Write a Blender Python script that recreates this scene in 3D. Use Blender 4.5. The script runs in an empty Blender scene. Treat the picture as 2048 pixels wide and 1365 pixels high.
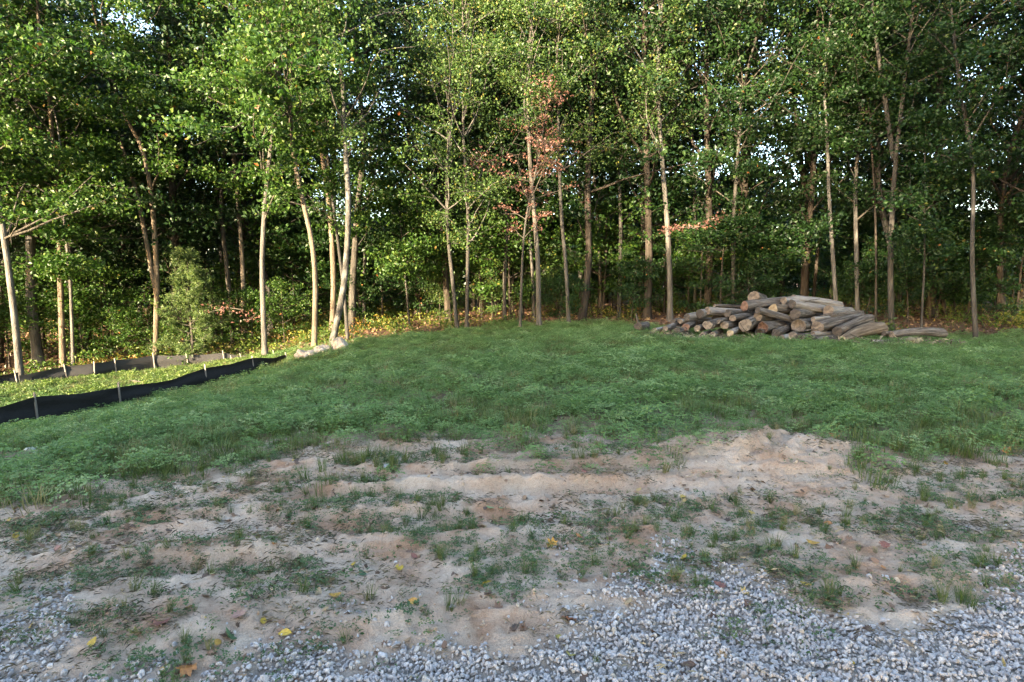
import bpy, math, random
import numpy as np
from mathutils import Vector, Matrix

R = math.radians
random.seed(7)
rng = np.random.default_rng(11)
scn = bpy.context.scene
COL = scn.collection

# ------------------------------------------------------------------ camera, sky, sun, exposure
F = 1138.0                      # focal length in pixels of a 2048 px wide picture (20 mm lens)
PITCH = math.atan((682.5 - 566) / F)
CAMZ = 1.6
cd = bpy.data.cameras.new('camera'); cam = bpy.data.objects.new('camera', cd); COL.objects.link(cam)
cd.sensor_width = 36; cd.lens = 36 * F / 2048; cd.clip_end = 2000; cd.clip_start = 0.05
cam.location = (0, 0, CAMZ); cam.rotation_euler = (R(90) - PITCH, 0, 0)
scn.camera = cam

SUN_EL, SUN_AZ = R(11), R(34)   # azimuth: how far left of straight behind the camera the sun stands
world = bpy.data.worlds.new('World'); scn.world = world; world.use_nodes = True
wn = world.node_tree.nodes; wl = world.node_tree.links
bg = wn['Background']; sky = wn.new('ShaderNodeTexSky'); sky.sky_type = 'NISHITA'
sky.sun_disc = False; sky.sun_elevation = SUN_EL; sky.sun_rotation = math.pi + SUN_AZ
sky.air_density = 1.0; sky.dust_density = 1.6; sky.ozone_density = 1.0
wl.new(sky.outputs[0], bg.inputs[0]); bg.inputs[1].default_value = 0.15
sd = bpy.data.lights.new('sun', 'SUN'); sun = bpy.data.objects.new('sun', sd); COL.objects.link(sun)
sd.energy = 3.3; sd.angle = R(0.5); sd.color = (1.0, 0.84, 0.58)
sun.rotation_euler = Vector((math.sin(SUN_AZ) * math.cos(SUN_EL), math.cos(SUN_AZ) * math.cos(SUN_EL), -math.sin(SUN_EL))).to_track_quat('-Z', 'Y').to_euler()
vs = scn.view_settings
vs.view_transform = 'Standard'; vs.look = 'None'; vs.gamma = 1; vs.use_curve_mapping = False
vs.exposure = 3.6
scn.cycles.max_bounces = 7; scn.cycles.diffuse_bounces = 4; scn.cycles.transmission_bounces = 4
scn.cycles.glossy_bounces = 2; scn.cycles.use_denoising = True; scn.cycles.denoising_prefilter = 'NONE'; scn.cycles.sample_clamp_indirect = 3

# ------------------------------------------------------------------ projection helpers (2048 px picture <-> world)
cp, sp = math.cos(PITCH), math.sin(PITCH)
def P(px, py, D):
    """the point seen at pixel (px,py) that lies D metres ahead of the camera (world y = D)"""
    a, b = (px - 1024) / F, (682.5 - py) / F
    d = np.array([a, cp + b * sp, -sp + b * cp]); s = D / d[1]
    return np.array([d[0] * s, D, CAMZ + d[2] * s])
def proj(x, y, z):
    zz = z - CAMZ
    dep = np.maximum(y * cp - zz * sp, 0.05); up = y * sp + zz * cp
    return 1024 + F * x / dep, 682.5 - F * up / dep
def sstep(a, b, x):
    t = np.clip((x - a) / (b - a), 0, 1); return t * t * (3 - 2 * t)
def _hash(i, j, s):
    n = (i.astype(np.int64) * 374761393 + j.astype(np.int64) * 668265263 + s * 1442695) & 0x7fffffff
    n = ((n ^ (n >> 13)) * 1274126177) & 0x7fffffff
    return ((n ^ (n >> 16)) & 0xffff) / 65535.0
def vnoise(x, y, s=0):
    x = np.asarray(x, float); y = np.asarray(y, float)
    i, j = np.floor(x), np.floor(y); fx, fy = x - i, y - j
    fx = fx * fx * (3 - 2 * fx); fy = fy * fy * (3 - 2 * fy)
    a, b, c, d = _hash(i, j, s), _hash(i + 1, j, s), _hash(i, j + 1, s), _hash(i + 1, j + 1, s)
    return (a * (1 - fx) + b * fx) * (1 - fy) + (c * (1 - fx) + d * fx) * fy
def fbm(x, y, s=0, o=4):
    t, a, n = 0, .5, 0
    for k in range(o):
        t = t + a * vnoise(x * 2 ** k, y * 2 ** k, s + k * 17); n += a; a *= .5
    return t / n

# ------------------------------------------------------------------ terrain
ctrl = [(0, 0, 0), (-6, 0, -.05), (6, 0, .05), (0, 3, 0), (-3, 3, -.03), (3.5, 3, .02), (0, 6, 0), (4, 6, .05), (8, 6, .1), (0, 10, 0), (5, 10, .05),
        (10, 10, .1), (0, 15, .02), (5, 15, .02), (10, 15, .05), (15, 15, .1), (0, 19.5, .0), (5, 19.5, .08), (-3, 6.5, -.12), (-5.8, 6, -.35),
        (-4, 9.5, -.25), (-2.5, 13, -.12), (10, 20, .15), (18, 20, .2), (0, 36, .55), (15, 36, .6), (-15, 36, -.3), (-30, 36, -.8), (35, 36, .6),
        (0, 60, .8), (-60, 60, -.8), (60, 60, .8), (0, -30, 0), (-40, -30, 0), (40, -30, 0), (40, 10, .2), (-40, 10, -1.6), (-9, -6, -.1), (-20, -6, -.4)]
for px, py, D in [(0, 872, 9.6), (130, 845, 10.4), (260, 815, 11.4), (410, 778, 13.2), (505, 745, 14.6), (575, 724, 15.6), (0, 780, 14.2), (120, 770, 15.2),
                  (310, 742, 17.6), (480, 722, 18.6), (200, 790, 13.4), (-150, 800, 14.5), (530, 716, 17), (628, 701, 16.8), (665, 692, 16.9),
                  (640, 712, 15.2), (730, 657, 22), (580, 682, 21), (310, 700, 23), (965, 627, 25), (1078, 656, 19.4), (1180, 628, 24),
                  (1340, 641, 20.5), (1610, 612, 23), (1782, 664, 18.5), (1950, 686, 16.2), (60, 690, 24), (1300, 672, 14.9), (1400, 680, 14.8), (1520, 684, 14.6), (1620, 690, 14.4), (1780, 696, 14.2), (1880, 694, 14.6)]:
    ctrl.append(tuple(P(px, py, D)))
ctrl = np.array(ctrl); CC = 1.6
def _phi(dx, dy): return np.sqrt(dx * dx + dy * dy + CC * CC)
A = _phi(ctrl[:, None, 0] - ctrl[None, :, 0], ctrl[:, None, 1] - ctrl[None, :, 1]) - np.eye(len(ctrl)) * .15
mz = ctrl[:, 2].mean(); W = np.linalg.solve(A, ctrl[:, 2] - mz)
def base_h(x, y):
    x = np.clip(np.asarray(x, float), -60, 60); y = np.clip(np.asarray(y, float), -30, 60)
    z = np.full(np.broadcast(x, y).shape, mz)
    for (cx, cy, _), w in zip(ctrl, W): z = z + w * _phi(x - cx, y - cy)
    return z
MND = P(1525, 925, 5.05)
def masks(x, y):
    """lawn, sand, gravel, litter: how much of each covers the ground at a point"""
    u, v = proj(x, y, base_h(x, y))
    ve = np.interp(u, [-600, 0, 250, 500, 750, 900, 1100, 1300, 1450, 1560, 1650, 1760, 1900, 2048, 2700],
                   [1000, 955, 925, 895, 868, 876, 884, 882, 868, 858, 872, 880, 900, 905, 925])
    n1 = fbm(x * 1.1, y * 1.4, 3); n2 = fbm(x * 3.2, y * 4.5, 9)
    lawn = sstep(-85, 55, ve - v + (n1 - .5) * 170 + (n2 - .5) * 90)
    lawn = lawn * (1 - .55 * sstep(.64, .74, fbm(x * .75 + 4, y * .55, 31)) * sstep(660, 760, v))
    yb = np.interp(x, [-30, -14.8, -13, -11.5, -10, -8.8, -7.6, -6.3, -4.6, 0, 4, 6, 9, 20], [13.5, 15.2, 16.1, 17.2, 18.5, 19.1, 17.8, 16.5, 17.0, 20.4, 20, 18.4, 17.2, 16.6])
    back = sstep(-.5, .6, y - yb + (n1 - .5) * 1.6)
    lawn = np.where(y < 2, 0, lawn) * (1 - back)
    vg = np.interp(u, [-600, 0, 140, 200, 300, 450, 620, 760, 900, 1000, 1100, 1300, 1480, 1600, 1700, 1820, 1900, 1960, 2048, 2700],
                   [1245, 1258, 1275, 1365, 1350, 1325, 1305, 1298, 1265, 1275, 1250, 1215, 1185, 1190, 1225, 1235, 1195, 1140, 1130, 1140])
    hole = np.exp(-(((u - 1040) / 170) ** 2 + ((v - 1265) / 48) ** 2)) + .8 * np.exp(-(((u - 1830) / 130) ** 2 + ((v - 1190) / 40) ** 2)) + .5 * np.exp(-(((u - 150) / 130) ** 2 + ((v - 1340) / 30) ** 2))
    g = sstep(-85, 85, v - vg - hole * 85 + (n1 - .5) * 130 + (n2 - .5) * 260)
    g = np.where(y < 2, 1, g)
    return lawn, np.clip(1 - lawn - back, 0, 1), g, back
def ground_h(x, y):
    x = np.asarray(x, float); y = np.asarray(y, float)
    z = base_h(x, y); lawn, sand, g, back = masks(x, y)
    near = 1 - sstep(7.5, 11, y)
    a = .055; xr = x * math.cos(a) + y * math.sin(a); yr = y * math.cos(a) - x * math.sin(a) + .1 * (fbm(x * .7, y * .3, 71, 2) - .5)
    tr = fbm(xr * .42, yr * 3.4, 51, 3) - .5
    ridge = 1 - np.abs(2 * fbm(xr * .6, yr * 2.2, 53, 2) - 1) * 2.2
    z = z + near * (1 - g * .8) * (.06 * tr + .022 * np.clip(ridge, 0, 1) * (1 - lawn * .6)) + near * .035 * (fbm(x * 4, y * 5, 61, 3) - .5) + near * .03 * (fbm(x * 17, y * 19, 63, 3) - .5) * (.3 + sand) + near * .022 * (1 - np.abs(2 * vnoise(x * 7, y * 11, 65) - 1)) ** 3 * (.2 + sand)
    dx, dy = (x - MND[0]) / .95, (y - MND[1]) / .42
    m = np.exp(-(dx * dx + dy * dy) ** 1.3)
    lump = .35 + .9 * fbm(x * 3.3, y * 3.3, 77, 4) + .45 * fbm(x * 11, y * 11, 78, 3)
    q = (x - MND[0]) * .55 - (y - MND[1]) * .8
    z = z + .20 * m * lump - .09 * np.exp(-((q - .12) / .09) ** 2) * m
    tx, ty = P(1500, 1022, 4.02)[:2]
    b = np.exp(-((y - ty - .05 * (x - tx)) / .16) ** 2) * sstep(.75, .45, np.abs(x - tx))
    z = z + .032 * b * np.sign(np.sin((x + (y - ty) * .5) * 2 * math.pi / .19)) * sstep(.1, .5, np.abs(np.sin((x + (y - ty) * .5) * 2 * math.pi / .19))) - .03 * b
    for (tu, tv, td, ln, dp) in [(560, 1075, 3.55, 1.4, .04), (300, 1150, 3.1, 1.0, .04), (1000, 940, 4.7, 1.7, .04), (900, 985, 4.25, 1.6, .05), (820, 1045, 3.75, 1.5, .045), (1130, 985, 4.25, .9, .04), (420, 1040, 3.8, 1.0, .04)]:
        cx, cy = P(tu, tv, td)[:2]
        bb = np.exp(-((y - cy - .045 * (x - cx)) / .11) ** 4) * sstep(ln, ln * .6, np.abs(x - cx))
        z = z - dp * 1.15 * bb + .02 * np.exp(-((y - cy - .17 - .045 * (x - cx)) / .06) ** 2) * sstep(ln, ln * .6, np.abs(x - cx)) * (.4 + vnoise(x * 9, y * 9, 5))
    z = z - g * near * .012
    return z + (1 - near) * .08 * (fbm(x * .8, y * .8, 81, 3) - .5)
def gz(x, y): return float(ground_h(np.array([x]), np.array([y]))[0])

# ------------------------------------------------------------------ materials
def mat(name, build):
    m = bpy.data.materials.new(name); m.use_nodes = True
    nt = m.node_tree; build(nt, nt.nodes, nt.links, nt.nodes['Principled BSDF']); return m
def ramp(nt, fac, stops):
    r = nt.nodes.new('ShaderNodeValToRGB'); e = r.color_ramp.elements
    while len(e) < len(stops): e.new(.5)
    for k, (p, c) in enumerate(stops): e[k].position = p; e[k].color = (*c, 1)
    nt.links.new(fac, r.inputs[0]); return r.outputs[0]
def noise(nt, vec, scale, detail=4, rough=.6):
    n = nt.nodes.new('ShaderNodeTexNoise'); n.inputs['Scale'].default_value = scale; n.inputs['Detail'].default_value = detail
    n.inputs['Roughness'].default_value = rough
    if vec is not None: nt.links.new(vec, n.inputs['Vector'])
    return n.outputs['Fac']
def mix(nt, fac, a, b, mode='MIX'):
    m = nt.nodes.new('ShaderNodeMix'); m.data_type = 'RGBA'; m.blend_type = mode
    for s, v in ((m.inputs[0], fac), (m.inputs[6], a), (m.inputs[7], b)):
        if isinstance(v, (int, float)): s.default_value = v
        elif isinstance(v, tuple): s.default_value = (*v, 1)
        else: nt.links.new(v, s)
    return m.outputs[2]
def attr(nt, name):
    a = nt.nodes.new('ShaderNodeAttribute'); a.attribute_name = name; return a.outputs['Fac']
def bump(nt, h, strength, dist, p):
    b = nt.nodes.new('ShaderNodeBump'); b.inputs['Strength'].default_value = strength; b.inputs['Distance'].default_value = dist
    nt.links.new(h, b.inputs['Height']); nt.links.new(b.outputs[0], p.inputs['Normal'])
def mapped(nt, scale=(1, 1, 1), kind='Object'):
    t = nt.nodes.new('ShaderNodeTexCoord'); m = nt.nodes.new('ShaderNodeMapping'); m.inputs['Scale'].default_value = scale
    nt.links.new(t.outputs[kind], m.inputs[0]); return m.outputs[0]
def wpos(nt):
    return nt.nodes.new('ShaderNodeNewGeometry').outputs['Position']
def obrand(nt): return nt.nodes.new('ShaderNodeObjectInfo').outputs['Random']

def leaf_mat(name, stops, trans=.42, inst=False, rough=.45, big=.25, hue=(.9, 1.0, .75)):
    def b(nt, n, l, p):
        fac = obrand(nt) if inst else attr(nt, 'rnd')
        c = ramp(nt, fac, stops)
        w = noise(nt, wpos(nt), big, 2)
        c = mix(nt, w, c, mix(nt, .5, c, hue, 'MULTIPLY'))
        l.new(c, p.inputs['Base Color']); p.inputs['Roughness'].default_value = rough
        p.inputs['Specular IOR Level'].default_value = .35
        t = n.new('ShaderNodeBsdfTranslucent'); l.new(mix(nt, .5, c, (.72, 1.0, .42), 'MULTIPLY'), t.inputs[0])
        s = n.new('ShaderNodeMixShader'); s.inputs[0].default_value = trans
        l.new(p.outputs[0], s.inputs[1]); l.new(t.outputs[0], s.inputs[2]); l.new(s.outputs[0], n['Material Output'].inputs[0])
    return mat(name, b)
ORG = (.32, .10, .035)
M = {}
M['maple'] = leaf_mat('maple_leaf', [(0, (.022, .053, .009)), (.4, (.036, .080, .012)), (.8, (.060, .112, .018)), (.994, (.11, .145, .025)), (.9995, ORG)])
M['aspen'] = leaf_mat('aspen_leaf', [(0, (.038, .072, .018)), (.5, (.062, .110, .026)), (.9, (.100, .148, .036)), (.99, (.20, .17, .04))])
M['oak'] = leaf_mat('shade_darkened_oak_leaf', [(0, (.011, .030, .008)), (.5, (.018, .046, .011)), (.93, (.036, .076, .017)), (.995, (.09, .11, .025)), (.9995, ORG)])  # oak green lowered further to paint in shade on the right side
M['deep'] = leaf_mat('shade_darkened_wood_leaf', [(0, (.010, .027, .008)), (.6, (.016, .039, .010)), (.97, (.034, .064, .015))], trans=.33)  # leaf green lowered to paint in the gloom inside the wood
M['dead'] = leaf_mat('dead_leaf', [(0, (.09, .042, .036)), (.5, (.16, .072, .058)), (1, (.22, .105, .078))], trans=.2)
M['needle'] = leaf_mat('pine_needle', [(0, (.06, .10, .030)), (.6, (.10, .145, .042)), (1, (.15, .18, .06))], trans=.35)
M['under'] = leaf_mat('undergrowth_leaf', [(0, (.04, .075, .013)), (.5, (.075, .115, .018)), (.8, (.14, .16, .026)), (.92, (.25, .19, .04)), (1, (.25, .11, .04))], inst=True)
M['clover'] = leaf_mat('clover_leaf', [(0, (.095, .165, .052)), (.5, (.15, .255, .080)), (.85, (.20, .31, .115)), (1, (.27, .36, .17))], trans=.42, inst=True, big=.7, hue=(.75, .6, .5))
M['strip'] = leaf_mat('strip_weed_leaf', [(0, (.06, .10, .02)), (.6, (.10, .15, .03)), (1, (.16, .19, .05))], trans=.35, inst=True)
M['grass'] = leaf_mat('grass_blade', [(0, (.060, .090, .022)), (.45, (.085, .115, .030)), (.75, (.12, .135, .045)), (1, (.24, .19, .10))], trans=.3, inst=True, big=1.2)
M['weed'] = leaf_mat('weed_leaf', [(0, (.045, .080, .030)), (.6, (.065, .110, .038)), (1, (.11, .13, .05))], trans=.25, inst=True)
M['straw'] = leaf_mat('dry_straw', [(0, (.06, .048, .034)), (.5, (.13, .105, .075)), (.85, (.22, .18, .13)), (1, (.38, .32, .24))], trans=.1, inst=True)
M['litter'] = leaf_mat('litter_leaf', [(0, (.060, .035, .024)), (.4, (.13, .070, .045)), (.75, (.22, .12, .075)), (.93, (.30, .20, .12)), (1, (.42, .27, .06))], trans=.12, inst=True)

def bark_mat(name, dark, mid, light, zs=.18, sc=9):
    def b(nt, n, l, p):
        v = mapped(nt, (1, 1, zs))
        f = noise(nt, v, sc, 6, .65); g = noise(nt, mapped(nt), 1.3, 3)
        c = ramp(nt, f, [(.3, dark), (.5, mid), (.72, light)])
        c = mix(nt, .55, c, ramp(nt, g, [(.3, (.55, .5, .45)), (.7, (1, 1, 1))]), 'MULTIPLY')
        c = mix(nt, obrand(nt), c, mix(nt, .6, c, (.72, .66, .58), 'MULTIPLY'))
        l.new(c, p.inputs['Base Color']); p.inputs['Roughness'].default_value = .9; p.inputs['Specular IOR Level'].default_value = .15
        bump(nt, f, 1.0, .06, p)
    return mat(name, b)
M['bark'] = bark_mat('grey_brown_bark', (.028, .026, .023), (.066, .060, .053), (.125, .116, .104))
M['bark_pale'] = bark_mat('pale_bark', (.045, .042, .038), (.11, .102, .092), (.19, .178, .162))
M['bark_sunlit'] = bark_mat('sunlit_tan_bark', (.07, .056, .042), (.145, .116, .086), (.235, .193, .148))  # sunlight painted into the bark tone of the lit trunks
M['bark_dark'] = bark_mat('dark_bark', (.025, .020, .016), (.055, .044, .035), (.09, .075, .06))
M['bark_rough'] = bark_mat('rough_grey_bark', (.022, .02, .018), (.095, .09, .083), (.21, .20, .185), .45, 7)
M['twig'] = bark_mat('twig_bark', (.045, .040, .033), (.095, .085, .07), (.17, .153, .128))
M['logbark'] = bark_mat('weathered_log_bark', (.022, .019, .017), (.115, .10, .09), (.30, .275, .255), .10, 15)
M['loggrey'] = bark_mat('bare_grey_log_wood', (.08, .072, .068), (.26, .242, .232), (.42, .40, .39), .06, 15)
M['logtan'] = bark_mat('tan_log_bark', (.04, .031, .025), (.15, .122, .097), (.28, .24, .20), .12, 13)
def face_mat(name, a, b_, c_):
    def b(nt, n, l, p):
        v = mapped(nt); sx = n.new('ShaderNodeSeparateXYZ'); l.new(v, sx.inputs[0])
        cb = n.new('ShaderNodeCombineXYZ'); l.new(sx.outputs[0], cb.inputs[0]); l.new(sx.outputs[1], cb.inputs[1])
        w = n.new('ShaderNodeTexWave'); w.wave_type = 'RINGS'; w.rings_direction = 'Z'; w.inputs['Scale'].default_value = 16
        w.inputs['Distortion'].default_value = 3; w.inputs['Detail'].default_value = 2; l.new(cb.outputs[0], w.inputs[0])
        nz = noise(nt, v, 9, 5)
        c = ramp(nt, nz, [(.3, a), (.5, b_), (.7, c_)])
        c = mix(nt, .35, c, ramp(nt, w.outputs['Fac'], [(0, (.5, .45, .4)), (1, (1, 1, 1))]), 'MULTIPLY')
        c = mix(nt, obrand(nt), c, mix(nt, .7, c, (.7, .62, .55), 'MULTIPLY'))
        l.new(c, p.inputs['Base Color']); p.inputs['Roughness'].default_value = .9
        bump(nt, w.outputs['Fac'], .25, .01, p)
    return mat(name, b)
M['face'] = face_mat('weathered_cut_wood', (.05, .039, .031), (.135, .107, .084), (.24, .198, .16))
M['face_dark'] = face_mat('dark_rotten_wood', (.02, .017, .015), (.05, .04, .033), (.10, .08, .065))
M['face_orange'] = face_mat('orange_cut_wood', (.045, .027, .02), (.125, .068, .047), (.21, .135, .10))
M['face_pale'] = face_mat('fresh_pale_cut_wood', (.16, .12, .07), (.30, .24, .155), (.40, .34, .25))

def ground_build(nt, n, l, p):
    pos = wpos(nt); f1 = noise(nt, pos, 2.2, 6); f2 = noise(nt, pos, 28, 5, .7); f3 = noise(nt, pos, 110, 3, .7)
    sand = ramp(nt, f1, [(.36, (.34, .21, .138)), (.46, (.43, .31, .23)), (.62, (.50, .40, .32))])
    sand = mix(nt, .6, sand, ramp(nt, f2, [(.28, (.45, .40, .36)), (.45, (.9, .88, .86)), (.7, (1.0, 1.0, 1.0))]), 'MULTIPLY')
    sand = mix(nt, .5, sand, ramp(nt, f3, [(.3, (.45, .41, .37)), (.5, (1, 1, 1))]), 'MULTIPLY')
    f4 = noise(nt, pos, 320, 2, .6); sand = mix(nt, .3, sand, ramp(nt, f4, [(.33, (.35, .31, .28)), (.45, (1, 1, 1)), (.72, (1.1, 1.08, 1.05))]), 'MULTIPLY')
    soil = ramp(nt, f2, [(.3, (.07, .052, .036)), (.6, (.15, .115, .08)), (.8, (.24, .19, .14))])
    lit = ramp(nt, noise(nt, pos, 9, 6, .75), [(.3, (.05, .03, .02)), (.5, (.12, .07, .045)), (.7, (.21, .13, .085))])
    c = mix(nt, attr(nt, 'lawn'), sand, soil)
    dirty = ramp(nt, noise(nt, pos, 1.4, 5, .7), [(.52, (0, 0, 0)), (.72, (1, 1, 1))])
    c = mix(nt, dirty, c, mix(nt, .5, c, (.42, .38, .30), 'MULTIPLY'))
    c = mix(nt, attr(nt, 'litter'), c, lit)
    g = ramp(nt, f2, [(.3, (.14, .12, .105)), (.7, (.30, .27, .24))])
    c = mix(nt, attr(nt, 'gravel'), c, g)
    l.new(c, p.inputs['Base Color']); p.inputs['Roughness'].default_value = .95; p.inputs['Specular IOR Level'].default_value = .1
    a = n.new('ShaderNodeMath'); a.operation = 'ADD'; l.new(f2, a.inputs[0]); l.new(f3, a.inputs[1])
    bump(nt, a.outputs[0], .7, .022, p)
M['ground'] = mat('ground_soil', ground_build)
def stone_build(lo, mid, hi):
    def b(nt, n, l, p):
        c = ramp(nt, obrand(nt), [(0, lo), (.45, mid), (.9, hi), (1, (.40, .33, .26))])
        f = noise(nt, mapped(nt), 3.0, 5)
        c = mix(nt, .55, c, ramp(nt, f, [(.3, (.55, .53, .5)), (.65, (1, 1, 1))]), 'MULTIPLY')
        l.new(c, p.inputs['Base Color']); p.inputs['Roughness'].default_value = .85; bump(nt, f, .4, .3, p)
    return b
M['stone'] = mat('limestone_gravel', stone_build((.33, .297, .292), (.43, .393, .388), (.53, .49, .485)))
M['clod'] = mat('sand_clod', stone_build((.30, .20, .135), (.42, .31, .225), (.54, .44, .35)))
def boulder_build(nt, n, l, p):
    f = noise(nt, mapped(nt), 5, 7, .7); c = ramp(nt, f, [(.34, (.16, .12, .085)), (.48, (.32, .26, .20)), (.66, (.42, .36, .30))])
    l.new(c, p.inputs['Base Color']); p.inputs['Roughness'].default_value = .9; bump(nt, f, .9, .05, p)
M['boulder'] = mat('pale_boulder', boulder_build)
def fabric_build(nt, n, l, p):
    f = noise(nt, mapped(nt, (3, 3, 30)), 6, 4); c = ramp(nt, f, [(.3, (.009, .009, .009)), (.7, (.020, .018, .018))])
    l.new(c, p.inputs['Base Color']); p.inputs['Specular IOR Level'].default_value = .2; p.inputs['Roughness'].default_value = .65; bump(nt, f, .3, .02, p)
M['fabric'] = mat('black_silt_fabric', fabric_build)
M['fabric_sunlit'] = mat('sunlit_silt_fabric', lambda nt, n, l, p: (l.new(ramp(nt, noise(nt, mapped(nt, (3, 3, 30)), 6, 4), [(.3, (.011, .0095, .009)), (.7, (.023, .020, .018))]), p.inputs['Base Color']), setattr(p.inputs['Roughness'], 'default_value', .75)))  # browner copy of the black fabric, sunlight put into its colour
M['stake'] = mat('weathered_stake_wood', lambda nt, n, l, p: (l.new(ramp(nt, noise(nt, mapped(nt, (8, 8, 1)), 9, 4), [(.3, (.12, .10, .08)), (.7, (.24, .205, .17))]), p.inputs['Base Color']), setattr(p.inputs['Roughness'], 'default_value', .9)))
def plain(name, c, rough=.8):
    def b(nt, n, l, p):
        f = noise(nt, mapped(nt), 6, 4)
        l.new(mix(nt, .6, c, ramp(nt, f, [(.35, (.4, .35, .3)), (.6, (1, 1, 1))]), 'MULTIPLY'), p.inputs['Base Color']); p.inputs['Roughness'].default_value = rough
    return mat(name, b)

# ------------------------------------------------------------------ mesh helpers
def mesh_np(name, verts, faces, attrs=None, smooth=False, fa=None):
    """faces: (n,k) int array with one k"""
    me = bpy.data.meshes.new(name); verts = np.asarray(verts, np.float32); faces = np.asarray(faces, np.int32)
    k = faces.shape[1]
    me.vertices.add(len(verts)); me.vertices.foreach_set('co', verts.ravel())
    me.loops.add(faces.size); me.loops.foreach_set('vertex_index', faces.ravel())
    me.polygons.add(len(faces)); me.polygons.foreach_set('loop_start', np.arange(0, faces.size, k, dtype=np.int32))
    me.polygons.foreach_set('use_smooth', np.full(len(faces), smooth, dtype=bool))
    for an, av in (attrs or {}).items():
        at = me.attributes.new(an, 'FLOAT', 'POINT'); at.data.foreach_set('value', np.asarray(av, np.float32))
    for an, av in (fa or {}).items():
        at = me.attributes.new(an, 'FLOAT', 'FACE'); at.data.foreach_set('value', np.asarray(av, np.float32))
    me.update(calc_edges=True); return me
def link(name, me, m, parent=None, loc=None):
    o = bpy.data.objects.new(name, me)
    if m is not None and len(me.materials) == 0: me.materials.append(m)
    COL.objects.link(o)
    if parent: o.parent = parent
    if loc is not None: o.location = loc
    return o
def tag(o, label=None, cat=None, group=None, kind=None):
    for k, v in (('label', label), ('category', cat), ('group', group), ('kind', kind)):
        if v: o[k] = v
    return o
def empty(name, loc=(0, 0, 0), label=None, cat=None, group=None):
    o = bpy.data.objects.new(name, None); o.empty_display_size = .2; COL.objects.link(o); o.location = loc
    return tag(o, label, cat, group)
def copy_thing(o, loc, rz=0, sc=(1, 1, 1), label=None):
    c = o.copy(); COL.objects.link(c); c.location = loc; c.rotation_euler = (0, 0, rz); c.scale = sc
    if label: c['label'] = label
    for ch in o.children:
        d = ch.copy(); COL.objects.link(d); d.parent = c
    return c

def tubes(lines, sides):
    V, Fc, off = [], [], 0
    ang = np.arange(sides) * 2 * math.pi / sides; ca, sa = np.cos(ang), np.sin(ang)
    for pts, rad in lines:
        pts = np.asarray(pts, float); n = len(pts)
        t = np.gradient(pts, axis=0); t /= np.linalg.norm(t, axis=1)[:, None] + 1e-9
        ref = np.array([1., 0, 0]) if abs(t[0][0]) < .8 else np.array([0, 1., 0])
        a = np.cross(t, ref); a /= np.linalg.norm(a, axis=1)[:, None] + 1e-9; b = np.cross(t, a)
        r = np.asarray(rad, float)[:, None, None]
        V.append((pts[:, None, :] + r * (a[:, None, :] * ca[None, :, None] + b[:, None, :] * sa[None, :, None])).reshape(-1, 3))
        i = np.arange(n - 1)[:, None] * sides; j = np.arange(sides)[None, :]; j2 = (j + 1) % sides
        Fc.append((off + np.stack([i + j, i + j2, i + sides + j2, i + sides + j], -1)).reshape(-1, 4)); off += n * sides
    return np.concatenate(V), np.concatenate(Fc)
def unit(v): return v / (np.linalg.norm(v, axis=-1, keepdims=True) + 1e-9)
def leaf_mesh(name, c, size, up=.55, wid=.36, g=rng, rnd=None, long=1.0):
    """folded two-triangle leaves at the points c"""
    n = len(c); nr = unit(np.array([0, 0, up]) + g.normal(0, .62, (n, 3)))
    d = g.normal(0, 1, (n, 3)); d[:, 2] -= .35; d = unit(d - nr * np.sum(d * nr, 1)[:, None]); w = np.cross(nr, d)
    s = (size * g.uniform(.65, 1.25, n))[:, None]; f = nr * s * .14
    v = np.stack([c - d * s * .5 * long, c + w * s * wid + f - d * s * .05, c + d * s * .5 * long, c - w * s * wid + f - d * s * .05], 1).reshape(-1, 3)
    b = np.arange(n)[:, None] * 4
    fc = np.concatenate([b + [[0, 2, 1]], b + [[0, 3, 2]]], 1).reshape(-1, 3)
    r = g.uniform(0, 1, n) if rnd is None else rnd
    return mesh_np(name, v, fc, {'rnd': np.repeat(r, 4)})

# ------------------------------------------------------------------ ground sheet
def spaced(segs):
    out = [segs[0][0]]
    for a, b, st in segs: out += list(np.linspace(a, b, max(2, int(round((b - a) / st)) + 1))[1:])
    return np.array(out)
xs = spaced([(-400, -60, 40), (-60, -16, 2), (-16, -6, .25), (-6, 6, .028), (6, 18, .25), (18, 60, 2), (60, 400, 40)])
ys = spaced([(-300, -30, 30), (-30, 1.6, 2), (1.6, 6.5, .022), (6.5, 9, .07), (9, 22, .3), (22, 60, 1.5), (60, 600, 45)])
X, Y = np.meshgrid(xs, ys); Z = ground_h(X.ravel(), Y.ravel())
nx, ny = len(xs), len(ys)
idx = (np.arange(ny - 1)[:, None] * nx + np.arange(nx - 1)[None, :]).ravel()
lw, sn, gr, lt = masks(X.ravel(), Y.ravel())
gm = mesh_np('ground', np.stack([X.ravel(), Y.ravel(), Z], 1), np.stack([idx, idx + 1, idx + nx + 1, idx + nx], 1),
             {'lawn': lw, 'gravel': gr * (Y.ravel() < 12), 'litter': np.clip(lt + (Y.ravel() > 40), 0, 1)}, smooth=True)
tag(link('ground', gm, M['ground']), kind='structure')

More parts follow.
